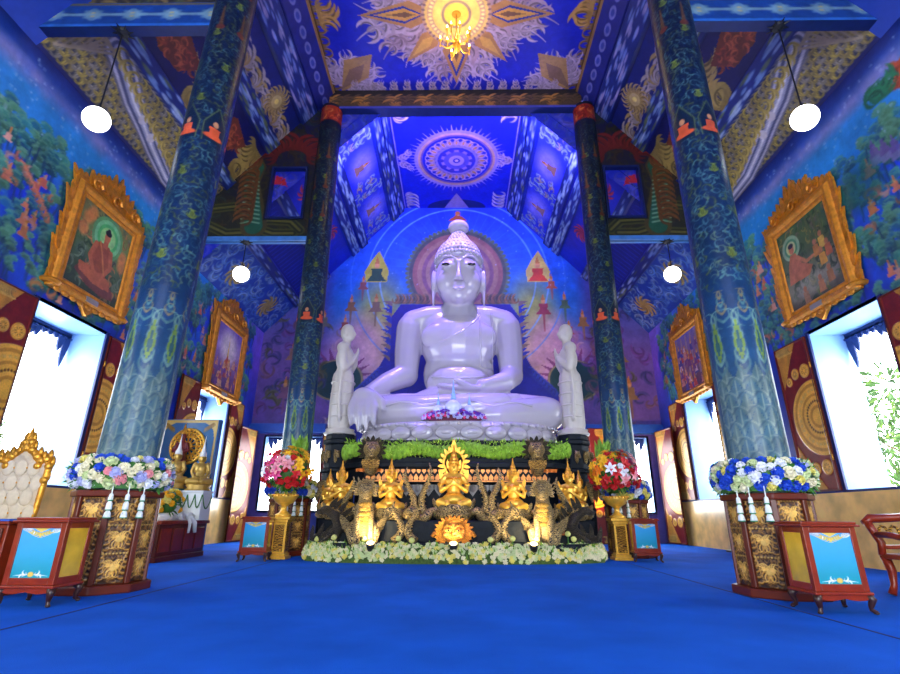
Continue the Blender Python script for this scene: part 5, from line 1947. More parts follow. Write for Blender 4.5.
def cabinet(loc, label, rz=0.0, wd=.54, dp=.42, h=.86):
    r = empty('donation_cabinet', loc, label, 'cabinet', 'wooden donation cabinets', rz)
    mb = MB()
    w, d = wd / 2, dp / 2
    z0, z1 = .2, h - .05
    for sx in (-1, 1):
        for sy in (-1, 1):
            mb.box(sx * w - (.06 if sx > 0 else 0), sx * w + (.06 if sx < 0 else 0), sy * d - (.06 if sy > 0 else 0), sy * d + (.06 if sy < 0 else 0), z0, z1)
    for sy in (-1, 1):
        ya, yb = sorted((sy * d, sy * (d - .05)))
        mb.box(-w + .06, w - .06, ya, yb, z0, z0 + .07).box(-w + .06, w - .06, ya, yb, z1 - .06, z1)
    for sx in (-1, 1):
        xa, xb = sorted((sx * w, sx * (w - .05)))
        mb.box(xa, xb, -d + .06, d - .06, z0, z0 + .07).box(xa, xb, -d + .06, d - .06, z1 - .06, z1)
    mb.box(-w + .02, w - .02, -d + .02, d - .02, z0, z0 + .03)
    bevel(mb.obj('frame', m_wood, r), .006, 2)
    t = MB().box(-w - .035, w + .035, -d - .035, d + .035, z1, z1 + .022).box(-w - .015, w + .015, -d - .015, d + .015, z1 + .022, h).obj('top', m_wood, r)
    bevel(t, .008, 2)
    t = MB().box(-w - .02, w + .02, -d - .02, d + .02, z0 - .03, z0).obj('base_moulding', m_wood, r)
    bevel(t, .01, 2)
    mb = MB()
    ap = [(-w, 0)] + [(-w + wd * i / 12, -.03 - .02 * abs(math.sin(i * PI / 6))) for i in range(1, 12)] + [(w, 0)]
    mb.prism([(x, z0 - .03 + z) for x, z in ap], -d - .005, -d + .015)
    mb.obj('apron', m_wood, r)
    s = link('sign_panel', SIGN_ME, None, r, (0, -d + .012, z0 + .06), None)
    s.scale = ((wd - .1) / .42, 1, (z1 - z0 - .11) / .6)
    MB().box(-w + .05, w - .05, -d + .014, -d + .02, z0 + .05, z1 - .05).obj('sign_backing', m_wood, r)
    for sx in (-1, 1):
        xa, xb = sorted((sx * (w - .012), sx * (w - .02)))
        MB().box(xa, xb, -d + .055, d - .055, z0 + .06, z1 - .05).obj('glass_panel', m_brass, r)
    MB().box(-w + .055, w - .055, d - .02, d - .012, z0 + .06, z1 - .05).obj('back_panel', m_wood, r)
    for sx in (-1, 1):
        for sy in (-1, 1):
            x, y = sx * (w - .03), sy * (d - .03)
            mb = MB().tube([(x, y, z0 - .02), (x + sx * .03, y + sy * .03, z0 - .07), (x + sx * .012, y + sy * .012, z0 - .13), (x + sx * .01, y + sy * .01, .04), (x + sx * .04, y + sy * .04, .015)], [.04, .038, .026, .02, .02], 8)
            l = mb.obj('leg', m_foot, r, None, True)
            MB().ell((x + sx * .035, y + sy * .035, .014), (.026, .026, .014), 8, 6).obj('claw_foot', m_foot, l, None, True)
    return r


cb = cabinet((-4.36, 5.86, 0), 'redwood cabinet with blue sign panel before the left near plinth, beside the throne')
dup(cb, (3.93, 5.82, 0), 0, 'redwood cabinet with turquoise sign panel before the right near plinth, beside the bench')
dup(cb, (-4.12, 11.2, 0), .12, 'wooden cabinet with blue sign panel standing below the left bouquet')
dup(cb, (4.1, 11.65, 0), -.12, 'wooden cabinet with turquoise sign panel standing below the right bouquet')

# ---------------------------------------------------------------- bouquets in gilt bowls on gilt stands
def bouquet(loc, label, vlabel, slabel, f):
    x, y = loc
    s = empty('gilt_stand', (x, y, 0), slabel, 'stand', 'gilt stands under the bouquets')
    mb = MB()
    for w, z0, z1 in ((.2, 0, .06), (.17, .06, .12), (.14, .12, .74), (.17, .74, .8), (.21, .8, .86)):
        mb.box(-w, w, -w, w, z0, z1)
    bevel(mb.obj('post', m_goldb, s), .012, 2)
    for k in range(4):
        mb = MB()
        mb.T = Matrix.Rotation(k * PI / 2, 4, 'Z')
        mb.box(-.1, .1, -.148, -.138, .16, .7)
        mb.obj('carved_panel', m_carve2, s)
    v = empty('gilt_bowl', (x, y, .86), vlabel, 'vase', 'gilt footed bowls')
    MB().lathe([(.17, 0), (.18, .04), (.1, .08), (.06, .14), (.055, .2), (.09, .24), (.2, .3), (.26, .4), (.28, .46), (.25, .46), (.2, .38), (.05, .3)], 24).obj('bowl', m_goldb, v, None, True)
    mb = MB()
    for k in range(24):
        a = 2 * PI * k / 24
        mb.ell((.27 * math.cos(a), .27 * math.sin(a), .45), (.025, .025, .03), 6, 5)
    mb.obj('beaded_rim', m_gold, v, None, True)
    b = empty('bouquet', (x, y, 1.3), label, 'bouquet')
    cz = .52
    it = []
    for i in range(260):
        d = V((rnd.gauss(0, 1), rnd.gauss(0, 1), rnd.gauss(.2, 1))).normalized()
        it.append((LEAF, 0 if rnd.random() < .7 else 1, (d.x * .33, d.y * .33, cz + d.z * .33), d, rnd.uniform(.1, .2)))
    for i in range(60):                 # tall fresh leaves at the back
        it.append((LEAF, 1, (f * rnd.uniform(.0, .25), rnd.uniform(.1, .3), .7 + rnd.uniform(0, .35)), (rnd.uniform(-.25, .25), rnd.uniform(-.1, .2), 1), rnd.uniform(.25, .45)))
    o = merged('foliage', [m_leaf, m_lime], it, b)
    o['kind'] = 'stuff'
    MB().ell((0, 0, cz), (.33, .33, .35), 16, 10).tube([(0, 0, .1), (0, 0, .5)], .08, 8).obj('foam', m_leaf, b, None, True)
    pts = []
    t = 0
    while len(pts) < 78 and t < 9000:
        t += 1
        d = V((rnd.gauss(0, 1), rnd.gauss(-.25, 1), rnd.gauss(.15, 1))).normalized()
        if d.y > .6 or d.z < -.65: continue
        p = V((d.x * .46, d.y * .42, cz + d.z * .44)) * 1.0 + d * rnd.uniform(-.07, .1)
        if any((p - q).length < .085 for q, _ in pts): continue
        pts.append((p, d))
    for p, d in pts:
        side = d.x * f
        if d.z < -.3:
            bloom('rose', rnd.choice(BL['red']), b, p, d, .08)
        elif side > .5 or d.z > .75:
            bloom('lily', LIL_M[rnd.choice(('gold', 'gold', 'orange', 'red'))], b, p, d, .11)
        elif rnd.random() < .3:
            bloom('rose', rnd.choice(BL[rnd.choice(('red', 'red', 'white'))]), b, p, d, .075)
        else:
            bloom('lily', LIL_M[rnd.choice(('magenta', 'pink', 'pink', 'white', 'red') if f > 0 else ('magenta', 'pink', 'red', 'red', 'white'))], b, p, d, .13)
    return b


bouquet((-3.78, 11.72), 'bouquet of pink lilies and yellow flowers in the gilt bowl left of the altar', 'gilt footed bowl holding the left bouquet', 'square gilt stand behind the far left cabinet', 1)
bouquet((3.68, 12.0), 'bouquet of pink and deep red lilies in the gilt bowl right of the altar', 'gilt footed bowl holding the right bouquet', 'square gilt stand behind the far right cabinet', -1)

# ---------------------------------------------------------------- carved shutters and door leaves
def leaf_canvas(w, h, flip):
    cv = Cv(w, h, 62, (118, 24, 18))
    G1, G2 = (232, 172, 62), (190, 128, 40)
    def X(u): return u if not flip else w - u
    def disc(x, y, r):
        cv.ell(X(x), y, r, r, G1, hgt=.012)
        for q, c in ((.9, G2), (.82, G1), (.62, G2), (.55, G1), (.3, G2), (.22, G1)):
            cv.ell(X(x), y, r * q, r * q, c, hgt=.012)
        n = max(8, int(40 * r))
        for k in range(n):
            a = 2 * PI * k / n
            cv.ell(X(x) + r * .72 * math.cos(a), y + r * .72 * math.sin(a), .04 * r ** .5, .03 * r ** .5, (214, 168, 80), hgt=.016)
            cv.ell(X(x) + r * .42 * math.cos(a), y + r * .42 * math.sin(a), .03 * r ** .5, .03 * r ** .5, (96, 56, 20), hgt=.008)
    R = .74 * w
    c = .46 * h
    disc(.1 * w, c, R)
    for sg in (1, -1):
        for k, (a, r) in enumerate(((1.46, .13), (1.1, .105), (.78, .085))):
            rr = R * 1.3
            disc(.1 * w + rr * math.cos(a) * .9, c + sg * rr * math.sin(a) * (1.0 + .12 * k), r * w * 1.1)
        y0 = h - .03 if sg > 0 else .03
        cv.poly([(X(w - .05), y0), (X(.3 * w), y0), (X(.55 * w), y0 - sg * .22 * h * .5), (X(w - .09), y0 - sg * .3 * h)], G2, hgt=.01)
        for k in range(9):
            cv.kranok(X(w - .1 - .05 * k), y0 - sg * (.05 + .0 * k), .22, -sg * PI / 2 + (.4 if flip else -.4) * sg, 1, (206, 160, 70), hgt=.014)
    fr = .045
    for (a, b, e, f2) in ((0, fr, 0, h), (w - fr, w, 0, h), (0, w, 0, fr), (0, w, h - fr, h)):
        cv.rect(a, b, e, f2, (84, 18, 14), hgt=.02)
    cv.speckle(.15, .12, 3)
    return cv


SHUT = {}


def shutter(name, w, h, flip, loc, rz, label, group):
    """local: width along x from 0 to w, face towards -y"""
    k = (w, h, flip)
    r = empty(name, loc, label, 'shutter' if 'shutter' in name else 'door leaf', group, rz)
    if k not in SHUT:
        f = leaf_canvas(w, h, flip).grid('carved_face', lambda X, Y, H: (X, -.025 - H, Y), m_relief, r)
        b = MB().box(0, w, -.024, .02, 0, h).obj('board', m_brown, r)
        hg = MB()
        SHUT[k] = (f.data, b.data)
    else:
        link('carved_face', SHUT[k][0], None, r, None, None)
        link('board', SHUT[k][1], m_brown, r, None, None)
    for q in (.2, .8):
        xh = w if flip else 0
        MB().lathe([(.016, -.06), (.016, .06)], 8, (xh, -.03, h * q)).obj('hinge', m_gold, r, None, True)
    return r


HS = WZ1 - WZ0
xs = XW - .05
g_ = 'carved window shutters'
# left wall (faces +x): rz = +90deg, x_local = +y
shutter('window_shutter', 1.1, HS, True, (-xs, 7.5, WZ0), PI / 2, 'maroon shutter with gilt discs at the left edge, nearest side of the left near window', g_)
shutter('window_shutter', 1.1, HS, False, (-xs, 10.72, WZ0), PI / 2, 'maroon shutter with gilt discs between the left near window and the left near column', g_)
shutter('window_shutter', 1.1, HS, True, (-xs, 13.95, WZ0), PI / 2, 'maroon shutter with gilt discs on the near side of the left far window', g_)
shutter('window_shutter', 1.1, HS, False, (-xs, 17.3, WZ0), PI / 2, 'maroon shutter with gilt half disc past the left far window, near the blue board', g_)
# right wall (faces -x): rz = -90deg, x_local = -y
shutter('window_shutter', 1.1, HS, False, (xs, 8.58, WZ0), -PI / 2, 'maroon shutter with gilt discs at the right edge, nearest side of the right near window', g_)
shutter('window_shutter', 1.1, HS, True, (xs, 11.82, WZ0), -PI / 2, 'maroon shutter with gilt discs between the right near column and the right near window', g_)
shutter('window_shutter', 1.1, HS, False, (xs, 15.03, WZ0), -PI / 2, 'maroon shutter with gilt discs behind the right near column, by the far window', g_)
shutter('window_shutter', 1.1, HS, True, (xs, 18.36, WZ0), -PI / 2, 'maroon shutter with gilt disc past the right far window, above the door leaf', g_)
g_ = 'carved door leaves'
shutter('door_leaf', 1.15, 3.9, False, (-7.72, 18.0, .02), PI / 2 - .12, 'tall carved maroon and gold door leaf standing in the left rear corner', g_)
shutter('door_leaf', 1.15, 3.9, True, (7.58, 19.15, .02), -PI / 2 + .12, 'tall carved maroon and gold door leaf standing in the right rear corner', g_)
g_ = 'rear window leaves'
shutter('window_shutter', .62, 2.8, True, (-5.08, YB - .05, 1.0), 0, 'narrow carved leaf beside the bright left rear window, behind the left gilded deities', g_)
shutter('door_leaf', .85, 3.85, False, (4.72, 18.0, .02), .12, 'carved door leaf glowing orange between the altar and the right bouquet', 'carved door leaves')

# ---------------------------------------------------------------- gold framed paintings
def picture(loc, rz, label, paint, w=1.62, h=1.9, sc=1.0):
    """local: centre of the canvas at the origin, face towards -y"""
    r = empty('framed_painting', loc, label, 'painting', 'gold framed paintings on the side walls', rz)
    cv = Cv(w, h, 62, (50, 70, 50), x0=-w / 2, y0=-h / 2)
    paint(cv)
    cv.speckle(.15, .12, 6)
    cv.grid('canvas', lambda X, Y, H: (X, np.full(X.shape, -.03), Y), m_canvas, r)
    mb = MB()
    prof = [(0, -.02), (.02, -.06), (.06, -.07), (.1, -.05), (.16, -.11), (.22, -.12), (.27, -.08), (.3, -.02), (.3, .04), (0, .04)]
    cs = [(-w / 2, -h / 2), (w / 2, -h / 2), (w / 2, h / 2), (-w / 2, h / 2)]
    rings = []
    for (cx, cz) in cs:
        rings.append([(cx + math.copysign(o, cx), d, cz + math.copysign(o, cz)) for o, d in prof])
    n = len(prof)
    vs = [p for q in rings for p in q]
    fs = []
    for k in range(4):
        for i in range(n):
            j = (i + 1) % n
            k2 = (k + 1) % 4
            fs.append((k * n + i, k * n + j, k2 * n + j, k2 * n + i))
    mb.add(vs, fs)
    bevel(mb.obj('frame', m_frame, r, None, False), .008, 2)
    W2, H2 = w / 2 + .28, h / 2 + .28
    g = random.Random(4)
    for sx in (-1, 1):
        mb = MB()
        nf = 17
        for k in range(nf):
            z = -H2 + .05 + k * 2 * H2 / nf
            R2 = sx * g.uniform(.35, .75)
            ln = g.uniform(.26, .4) * (1.5 if k in (4, 5, 11, 12) else 1)
            d = -.02 - .03 * (k % 2)
            mb.prism([(sx * W2 + u * math.cos(R2) + v * math.sin(R2), z - u * math.sin(R2) + v * math.cos(R2)) for u, v in flame_poly(.13, ln, sx * -.42)], d, d + .04)
        mb.lathe([(.16, -.05), (.2, 0), (.16, .05)], 14, (sx * (W2 - .04), 0, -H2 + .08))
        mb.obj('flame_border', m_frame, r)
    mb = MB()
    for lay, (cnt, base, ln, d) in enumerate(((17, 0, .3, -.05), (11, .16, .32, -.07), (7, .32, .34, -.05))):
        for k in range(cnt):
            q = (k - (cnt - 1) / 2) / ((cnt - 1) / 2)
            x = q * (W2 - .05) * (1 - .28 * lay)
            z = H2 - .08 + base + .1 * (1 - abs(q))
            R2 = q * .45
            l2 = ln * (1.5 - .6 * abs(q)) * g.uniform(.85, 1.15)
            mb.prism([(x + u * math.cos(R2) + v * math.sin(R2), z - u * math.sin(R2) + v * math.cos(R2)) for u, v in flame_poly(.16, l2, .36 * (-1 if q > 0 else 1))], d, d + .05)
    for q in (-.55, .55, 0):
        mb.tube([(q * 1.2 + .17 * math.cos(a * .7) * (1 - a / 12), -.09, H2 + .12 + .17 * math.sin(a * .7) * (1 - a / 12)) for a in range(11)], [.045 - .003 * a for a in range(11)], 6)
    mb.obj('flame_crest', m_frame, r)
    mb = MB().prism([(-W2 + .1, -H2 + .06), (-W2 * .5, -H2 - .04), (-.22, -H2 - .05), (0, -H2 - .24), (.22, -H2 - .05), (W2 * .5, -H2 - .04), (W2 - .1, -H2 + .06)], -.06, .02)
    for k in range(9):
        x = (k - 4) / 4 * (W2 - .2)
        mb.ell((x, -.05, -H2 - .01 - .04 * (1 - abs(k - 4) / 4)), (.09, .04, .06), 10, 6)
    mb.obj('bottom_scroll', m_frame, r)
    MB().box(-.18, .18, -.125, -.1, -h / 2 - .24, -h / 2 - .13).obj('name_plate', M('grey_plate', (170, 160, 150), rough=.3, metal=.4), r)
    r.scale = (sc, sc, sc)
    return r


def leaves(cv, n, cols, seed):
    g = random.Random(seed)
    for i in range(n):
        cv.kranok(g.uniform(cv.x0, cv.x0 + cv.w), g.uniform(cv.y0, cv.y0 + cv.h), g.uniform(.12, .3), g.uniform(0, 6.3), g.choice((-1, 1)), g.choice(cols), .85)


def p_meditate(cv):
    cv.grad([(-1, (44, 58, 40)), (-.3, (60, 84, 56)), (.4, (110, 130, 70)), (1, (120, 110, 60))])
    leaves(cv, 110, [(40, 70, 40), (80, 110, 60), (150, 110, 60), (110, 130, 100), (190, 120, 70), (60, 60, 60)], 1)
    for x, y in ((-.6, .6), (-.65, .3), (.68, .05), (.66, .25), (-.5, .75)):
        cv.ell(x, y, .14, .16, (220, 130, 60), .8, soft=.6)
    for r, c in ((.5, (90, 150, 90)), (.42, (120, 190, 130)), (.33, (70, 170, 90)), (.25, (150, 200, 120))):
        cv.ell(.08, .45, r, r, c, .9)
    sk, sk2 = (176, 92, 56), (140, 66, 42)
    cv.poly([(-.5, -.42), (-.62, -.62), (-.2, -.82), (.3, -.9), (.66, -.85), (.62, -.68), (.3, -.45)], (110, 60, 50))
    cv.poly([(-.55, -.4), (-.5, -.58), (0, -.72), (.5, -.7), (.45, -.5), (.1, -.35)], sk)
    cv.poly([(-.22, -.45), (-.25, .15), (-.1, .28), (.2, .28), (.33, .12), (.28, -.45)], (150, 74, 44))
    cv.stroke([(-.2, .18), (-.3, -.15), (-.12, -.42), (.05, -.5)], .13, .08, sk)
    cv.stroke([(.28, .16), (.36, -.18), (.2, -.42), (.02, -.48)], .13, .08, sk)
    cv.stroke([(-.1, .27), (.05, .0), (.22, -.4)], .05, .04, (196, 116, 60))
    cv.poly([(0, .2), (.0, .4), (.14, .4), (.14, .2)], sk)
    cv.ell(.07, .47, .095, .13, (190, 110, 72))
    cv.ell(.07, .57, .1, .07, (20, 18, 26))
    cv.ell(.07, .64, .05, .04, (20, 18, 26))


def p_sermon(cv):
    cv.grad([(-1, (70, 66, 54)), (-.5, (120, 116, 96)), (.1, (70, 84, 50)), (1, (60, 90, 50))])
    leaves(cv, 90, [(50, 80, 40), (90, 110, 50), (140, 130, 60), (40, 60, 40), (110, 100, 80)], 2)
    for x in (.25, .45, .6):
        cv.stroke([(x, .2), (x - .05, .95)], .07, .05, (80, 90, 50))
    cv.ell(-.1, -.62, .7, .22, (150, 146, 130), .6, soft=.6)
    for r, c in ((.3, (140, 170, 130)), (.22, (60, 120, 80)), (.16, (190, 190, 130))):
        cv.ell(-.42, .48, r, r, c, .9)
    cv.poly([(-.72, -.35), (-.62, .1), (-.5, .32), (-.32, .3), (-.2, 0), (.1, -.2), (-.05, -.38)], (170, 96, 60))
    cv.stroke([(-.3, .18), (-.05, -.05), (.2, -.02)], .1, .06, (180, 110, 70))
    cv.ell(-.42, .44, .085, .12, (184, 112, 74))
    cv.ell(-.42, .53, .09, .06, (30, 22, 22))
    for x, y, c in ((.3, .1, (170, 110, 50)), (.5, .2, (190, 150, 60)), (.42, -.15, (200, 140, 50)), (.62, -.05, (170, 90, 50)), (.2, -.7, (170, 110, 70)), (-.3, -.75, (150, 110, 80)), (.5, -.6, (150, 100, 60))):
        cv.poly([(x - .09, y - .2), (x - .08, y + .06), (x + .08, y + .06), (x + .11, y - .2)], c)
        cv.ell(x, y + .13, .055, .07, (160, 100, 66))


def p_crowd(cv):
    cv.grad([(-1, (80, 50, 90)), (-.3, (120, 84, 130)), (.3, (170, 140, 190)), (1, (110, 84, 160))])
    g = random.Random(3)
    cv.ell(0, .35, .5, .5, (230, 210, 190), .8, soft=.8)
    cv.poly([(-.07, -.2), (0, .75), (.07, -.2)], (226, 180, 90))
    cv.poly([(-.25, -.35), (0, .1), (.25, -.35)], (190, 80, 60))
    for i in range(40):
        x, y = g.uniform(-.75, .75), g.uniform(-.9, -.1)
        mini_deity(cv, x, y, g.uniform(.25, .4), g.choice([(150, 60, 70), (190, 120, 90), (110, 60, 120), (200, 150, 120)]))


def p_court(cv):
    cv.grad([(-1, (90, 50, 70)), (0, (130, 80, 110)), (1, (110, 100, 160))])
    g = random.Random(8)
    for x in (-.7, -.35, 0, .35, .7):
        cv.rect(x - .05, x + .05, -.6, .9, (150, 120, 130))
    for i in range(46):
        x, y = g.uniform(-.75, .75), g.uniform(-.9, .5)
        mini_deity(cv, x, y, g.uniform(.3, .5), g.choice([(180, 60, 50), (200, 120, 110), (110, 50, 110), (210, 170, 170), (70, 60, 130)]))


picture((-XW + .06, 9.77, 6.33), PI / 2, 'gold framed painting of a meditating monk with a green halo, high on the left wall', p_meditate)
picture((XW - .06, 9.98, 6.33), -PI / 2, 'gold framed painting of a haloed monk before listeners, high on the right wall', p_sermon)
picture((-XW + .06, 16.4, 5.97), PI / 2, 'gold framed violet crowd painting on the left wall, past the near column', p_crowd, sc=1.12)
picture((XW - .06, 16.2, 5.86), -PI / 2, 'gold framed painting of pink figures on the right wall, past the near column', p_court, sc=1.0)

# ---------------------------------------------------------------- lamps
def globe(x, y, zc, ztop, rad, label):
    r = empty('globe_lamp', (x, y, zc), label, 'lamp', 'white globe lamps on black cords')
    MB().ell((0, 0, 0), (rad, rad, rad), 28, 18).obj('globe', m_globe, r, None, True)
    MB().tube([(0, 0, rad), (0, 0, ztop - zc)], .014, 6).obj('cord', m_cord, r)
    MB().lathe([(.03, rad - .03), (.06, rad - .01), (.05, rad + .05), (.02, rad + .07)], 14).obj('cap', m_cord, r, None, True)
    mb = MB().lathe([(.02, -.08), (.1, -.05), (.12, 0)], 14, (0, 0, ztop - zc))
    for k in range(8):
        a = 2 * PI * k / 8
        mb.tube([(.08 * math.cos(a), .08 * math.sin(a), ztop - zc - .03), (.2 * math.cos(a), .2 * math.sin(a), ztop - zc - .015)], [.025, .006], 5)
    mb.obj('ceiling_rose', m_cord, r)
    return r


globe(-6.26, 6.9, 7.42, 9.5, .215, 'lit white globe lamp hanging from the left near tie beam')
globe(6.04, 6.9, 7.36, 9.5, .215, 'lit white globe lamp hanging from the right near tie beam')
globe(-6.15, 12.88, 7.42, 8.47, .23, 'lit white globe lamp hanging under the serpent gable on the left')
globe(6.2, 12.88, 7.4, 8.47, .23, 'lit white globe lamp hanging under the serpent gable on the right')

ch = empty('chandelier', (.05, 10.1, ZC), 'small gilded chandelier with lit candle bulbs under the ceiling rosette', 'chandelier')
MB().tube([(0, 0, 0), (0, 0, -1.2)], .018, 6).obj('chain', m_gold, ch)
MB().lathe([(.02, -.02), (.13, -.02), (.15, 0)], 16).obj('ceiling_rose', m_gold, ch)
MB().lathe([(.02, -.9), (.06, -.95), (.05, -1.05), (.1, -1.15), (.12, -1.25), (.07, -1.35), (.09, -1.45), (.05, -1.55), (.02, -1.68)], 16).obj('hub', m_goldb, ch, None, True)
for k in range(10):
    a = 2 * PI * k / 10
    c, s = math.cos(a), math.sin(a)
    R = .52 if k % 2 else .36
    z = -1.15 if k % 2 else -.95
    ar = MB().tube([(.08 * c, .08 * s, -1.3), (.28 * c, .28 * s, -1.48 if k % 2 else -1.3), (R * c, R * s, z - .18), (R * c, R * s, z)], [.02, .02, .018, .018], 6).obj('arm', m_goldb, ch, None, True)
    MB().lathe([(.02, 0), (.06, .02), (.05, .05)], 10, (R * c, R * s, z)).obj('candle_cup', m_goldb, ar, None, True)
    MB().lathe([(.02, .05), (.022, .13), (.026, .16), (.004, .23)], 8, (R * c, R * s, z)).obj('bulb', m_bulb, ar, None, True)
    MB().lathe([(.005, -.02), (.03, -.06), (.004, -.13)], 6, (R * c, R * s, z - .16)).obj('crystal_drop', m_goldb, ar)
point('chandelier_light', (.05, 10.1, ZC - 1.6), 80, (1, .72, .34), .12)
point('chandelier_light', (.05, 10.1, ZC - .75), 40, (1, .74, .3), .05)
ch.scale = (.85, .85, .85)

# ---------------------------------------------------------------- left side: throne, desk, side altar
th = empty('throne_chair', (-6.2, 7.35, 0), 'gilded throne chair with cream tufted back and pointed finial before the left window', 'chair', None, .12)
out = [(-.36, .5), (-.42, 1.0), (-.44, 1.45), (-.46, 1.66), (-.4, 1.76), (-.3, 1.74), (-.27, 1.66), (-.22, 1.8), (-.1, 1.9), (-.05, 2.02), (0, 2.25), (.05, 2.02), (.1, 1.9), (.22, 1.8), (.27, 1.66), (.3, 1.74), (.4, 1.76), (.46, 1.66), (.44, 1.45), (.42, 1.0), (.36, .5)]
fr = MB()
rad = [.05, .05, .055, .06, .06, .055, .05, .06, .06, .05, .02, .05, .06, .06, .05, .055, .06, .06, .055, .05, .05]
fr.tube([(x, 0, z) for x, z in out], rad, 8)
for i, (x, z) in enumerate(out):
    if 2 <= i <= 18 and i != 10:
        fr.ell((x, -.03, z), (.075, .05, .06), 8, 6)
        fr.prism([(x * 1.05 + u, z + v) for u, v in flame_poly(.1, .16, .2 * (-1 if x < 0 else 1))], -.02, .02)
fr.lathe([(.09, 0), (.11, .05), (.07, .1), (.075, .14), (.03, .24), (.004, .42)], 12, (0, 0, 1.88))
fr.obj('gilt_frame', m_gold, th, None, True)
bp = [(x * .9, z if z < 1.7 else 1.7 + (z - 1.7) * .6) for x, z in out if not (z > 2.2)]
bk = MB().prism(bp, -.03, .04)
for i in range(3):
    for j in range(5):
        bk.ell(((i - 1) * .22 + (.11 if j % 2 else 0), -.03, .75 + j * .22), (.12, .03, .12), 10, 6)
bk.obj('tufted_back', m_cream, th, None, True)
for i in range(3):
    for j in range(5):
        mb = MB()
        mb.ell(((i - 1) * .22 + (.0 if j % 2 else .11) - (.11 if i == 2 and j % 2 == 0 else 0), -.045, .75 + j * .22), (.016, .012, .016), 6, 5)
        mb.obj('button', m_gold, th, None, True)
bevel(MB().box(-.38, .38, -.6, -.02, .42, .54).obj('seat', m_cream, th), .04, 3)
bevel(MB().box(-.42, .42, -.63, 0, .34, .42).obj('seat_rail', m_gold, th), .02, 2)
for sx in (-1, 1):
    MB().tube([(sx * .43, -.02, .82), (sx * .46, -.3, .84), (sx * .45, -.52, .76), (sx * .42, -.56, .42)], [.04, .045, .05, .04], 8).obj('armrest', m_gold, th, None, True)
    for sy in (-.56, -.06):
        MB().tube([(sx * .37, sy, .36), (sx * .41, sy - .02, .22), (sx * .37, sy, .08), (sx * .4, sy - .03, .02)], [.05, .045, .03, .035], 8).obj('leg', m_gold, th, None, True)

th.scale = (.78, .84, .93)

dk = empty('desk', (-5.62, 6.42, 0), 'redwood panelled desk with blue cloth top at the left edge beside the near cabinet', 'desk')
mb = MB().box(-.62, .5, -.3, .3, .06, .78)
bevel(mb.obj('body', m_wood, dk), .01, 2)
for i in range(3):
    for x0, x1 in ((-.56, -.05), (0, .46)):
        bevel(MB().box(x0, x1, -.325, -.3, .12 + i * .22, .3 + i * .22).obj('drawer_front', m_brown, dk), .01, 2)
bevel(MB().box(-.68, .54, -.36, .36, .78, .815).obj('top', m_wood, dk), .008, 2)
MB().box(-.69, .55, -.37, .37, .815, .832).obj('cloth', M('blue_cloth', (40, 92, 190), rough=.8), dk)
MB().box(-.58, .46, -.26, .26, 0, .06).obj('base', m_brown, dk)

ta = empty('altar_table', (-6.5, 11.55, 0), 'low dark redwood altar table along the left wall carrying white boxes and small statues', 'table')
bevel(MB().box(-.72, .66, -1.0, .95, .1, .7).obj('body', m_brown, ta), .01, 2)
bevel(MB().box(-.78, .72, -1.06, 1.0, .7, .77).obj('top', m_wood, ta), .01, 2)
bevel(MB().box(-.74, .7, -1.02, .97, 0, .1).obj('base', m_brown, ta), .01, 2)
for i in range(4):
    bevel(MB().box(.66, .68, -.94 + i * .47, -.53 + i * .47, .18, .62).obj('panel', m_wood, ta), .008, 1)
for i in range(3):
    bevel(MB().box(-.66 + i * .44, -.27 + i * .44, -1.02, -1.0, .18, .62).obj('panel', m_wood, ta), .008, 1)

cv = Cv(1.5, 2.9, 60, (10, 84, 132), x0=-.75, y0=0)
for a, b, e, f in ((-.75, -.7, 0, 2.9), (.66, .71, 0, 2.9), (-.75, .71, 2.83, 2.9)):
    cv.rect(a, b, e, f, (206, 170, 80))
for sx in (-1, 1):
    cv.poly([(sx * .68, 2.84), (sx * .34, 2.84), (sx * .54, 2.74), (sx * .62, 2.62), (sx * .66, 2.42)], (206, 176, 96))
    for k in range(7):
        cv.kranok(sx * (.62 - .03 * k), 2.8 - .02 * k, .12, PI * (1.25 if sx > 0 else 1.75), sx, (150, 110, 40))
bo = empty('backboard', (-6.72, 12.72, .02), 'tall blue display board with gold border standing behind the left altar table', 'board')
cv.grid('painted_face', lambda X, Y, H: (X, np.full(X.shape, -.061), Y + .25), m_print, bo)
MB().box(-.75, .75, -.06, .1, 0, 3.16).obj('board', M('teal_board', (16, 84, 150), rough=.4), bo)
wh = empty('openwork_disc', (-6.68, 12.62, 2.5), 'round openwork gilded disc mounted on the blue display board', 'ornament')
mb = MB()
for r, w in ((.42, .035), (.34, .025), (.24, .03), (.09, .04)):
    mb.tube([(r * math.cos(2 * PI * k / 36), 0, r * math.sin(2 * PI * k / 36)) for k in range(37)], w, 6)
mb.obj('rim', m_goldb, wh, None, True)
mb = MB()
for k in range(12):
    a = 2 * PI * k / 12
    mb.tube([(.07 * math.cos(a), 0, .07 * math.sin(a)), (.24 * math.cos(a), -.01, .24 * math.sin(a)), (.42 * math.cos(a), 0, .42 * math.sin(a))], [.02, .03, .015], 6)
for k in range(24):
    a = 2 * PI * k / 24
    mb.ell((.38 * math.cos(a), -.02, .38 * math.sin(a)), (.04, .02, .04), 6, 5)
    mb.ell((.29 * math.cos(a), -.02, .29 * math.sin(a)), (.035, .02, .035), 6, 5)
mb.obj('spokes', m_gold, wh, None, True)
m_box = M('white_lacquer_box', (232, 234, 228), rough=.4)
bx = empty('white_box', (-5.98, 12.1, .77), 'larger white box with green swags carrying the seated gold statue on the left altar table', 'box')
bevel(MB().box(-.3, .3, -.28, .28, 0, .6).obj('body', m_box, bx), .01, 2)
bevel(MB().box(-.33, .33, -.31, .31, .6, .64).obj('lid', m_box, bx), .008, 2)
mb = MB()
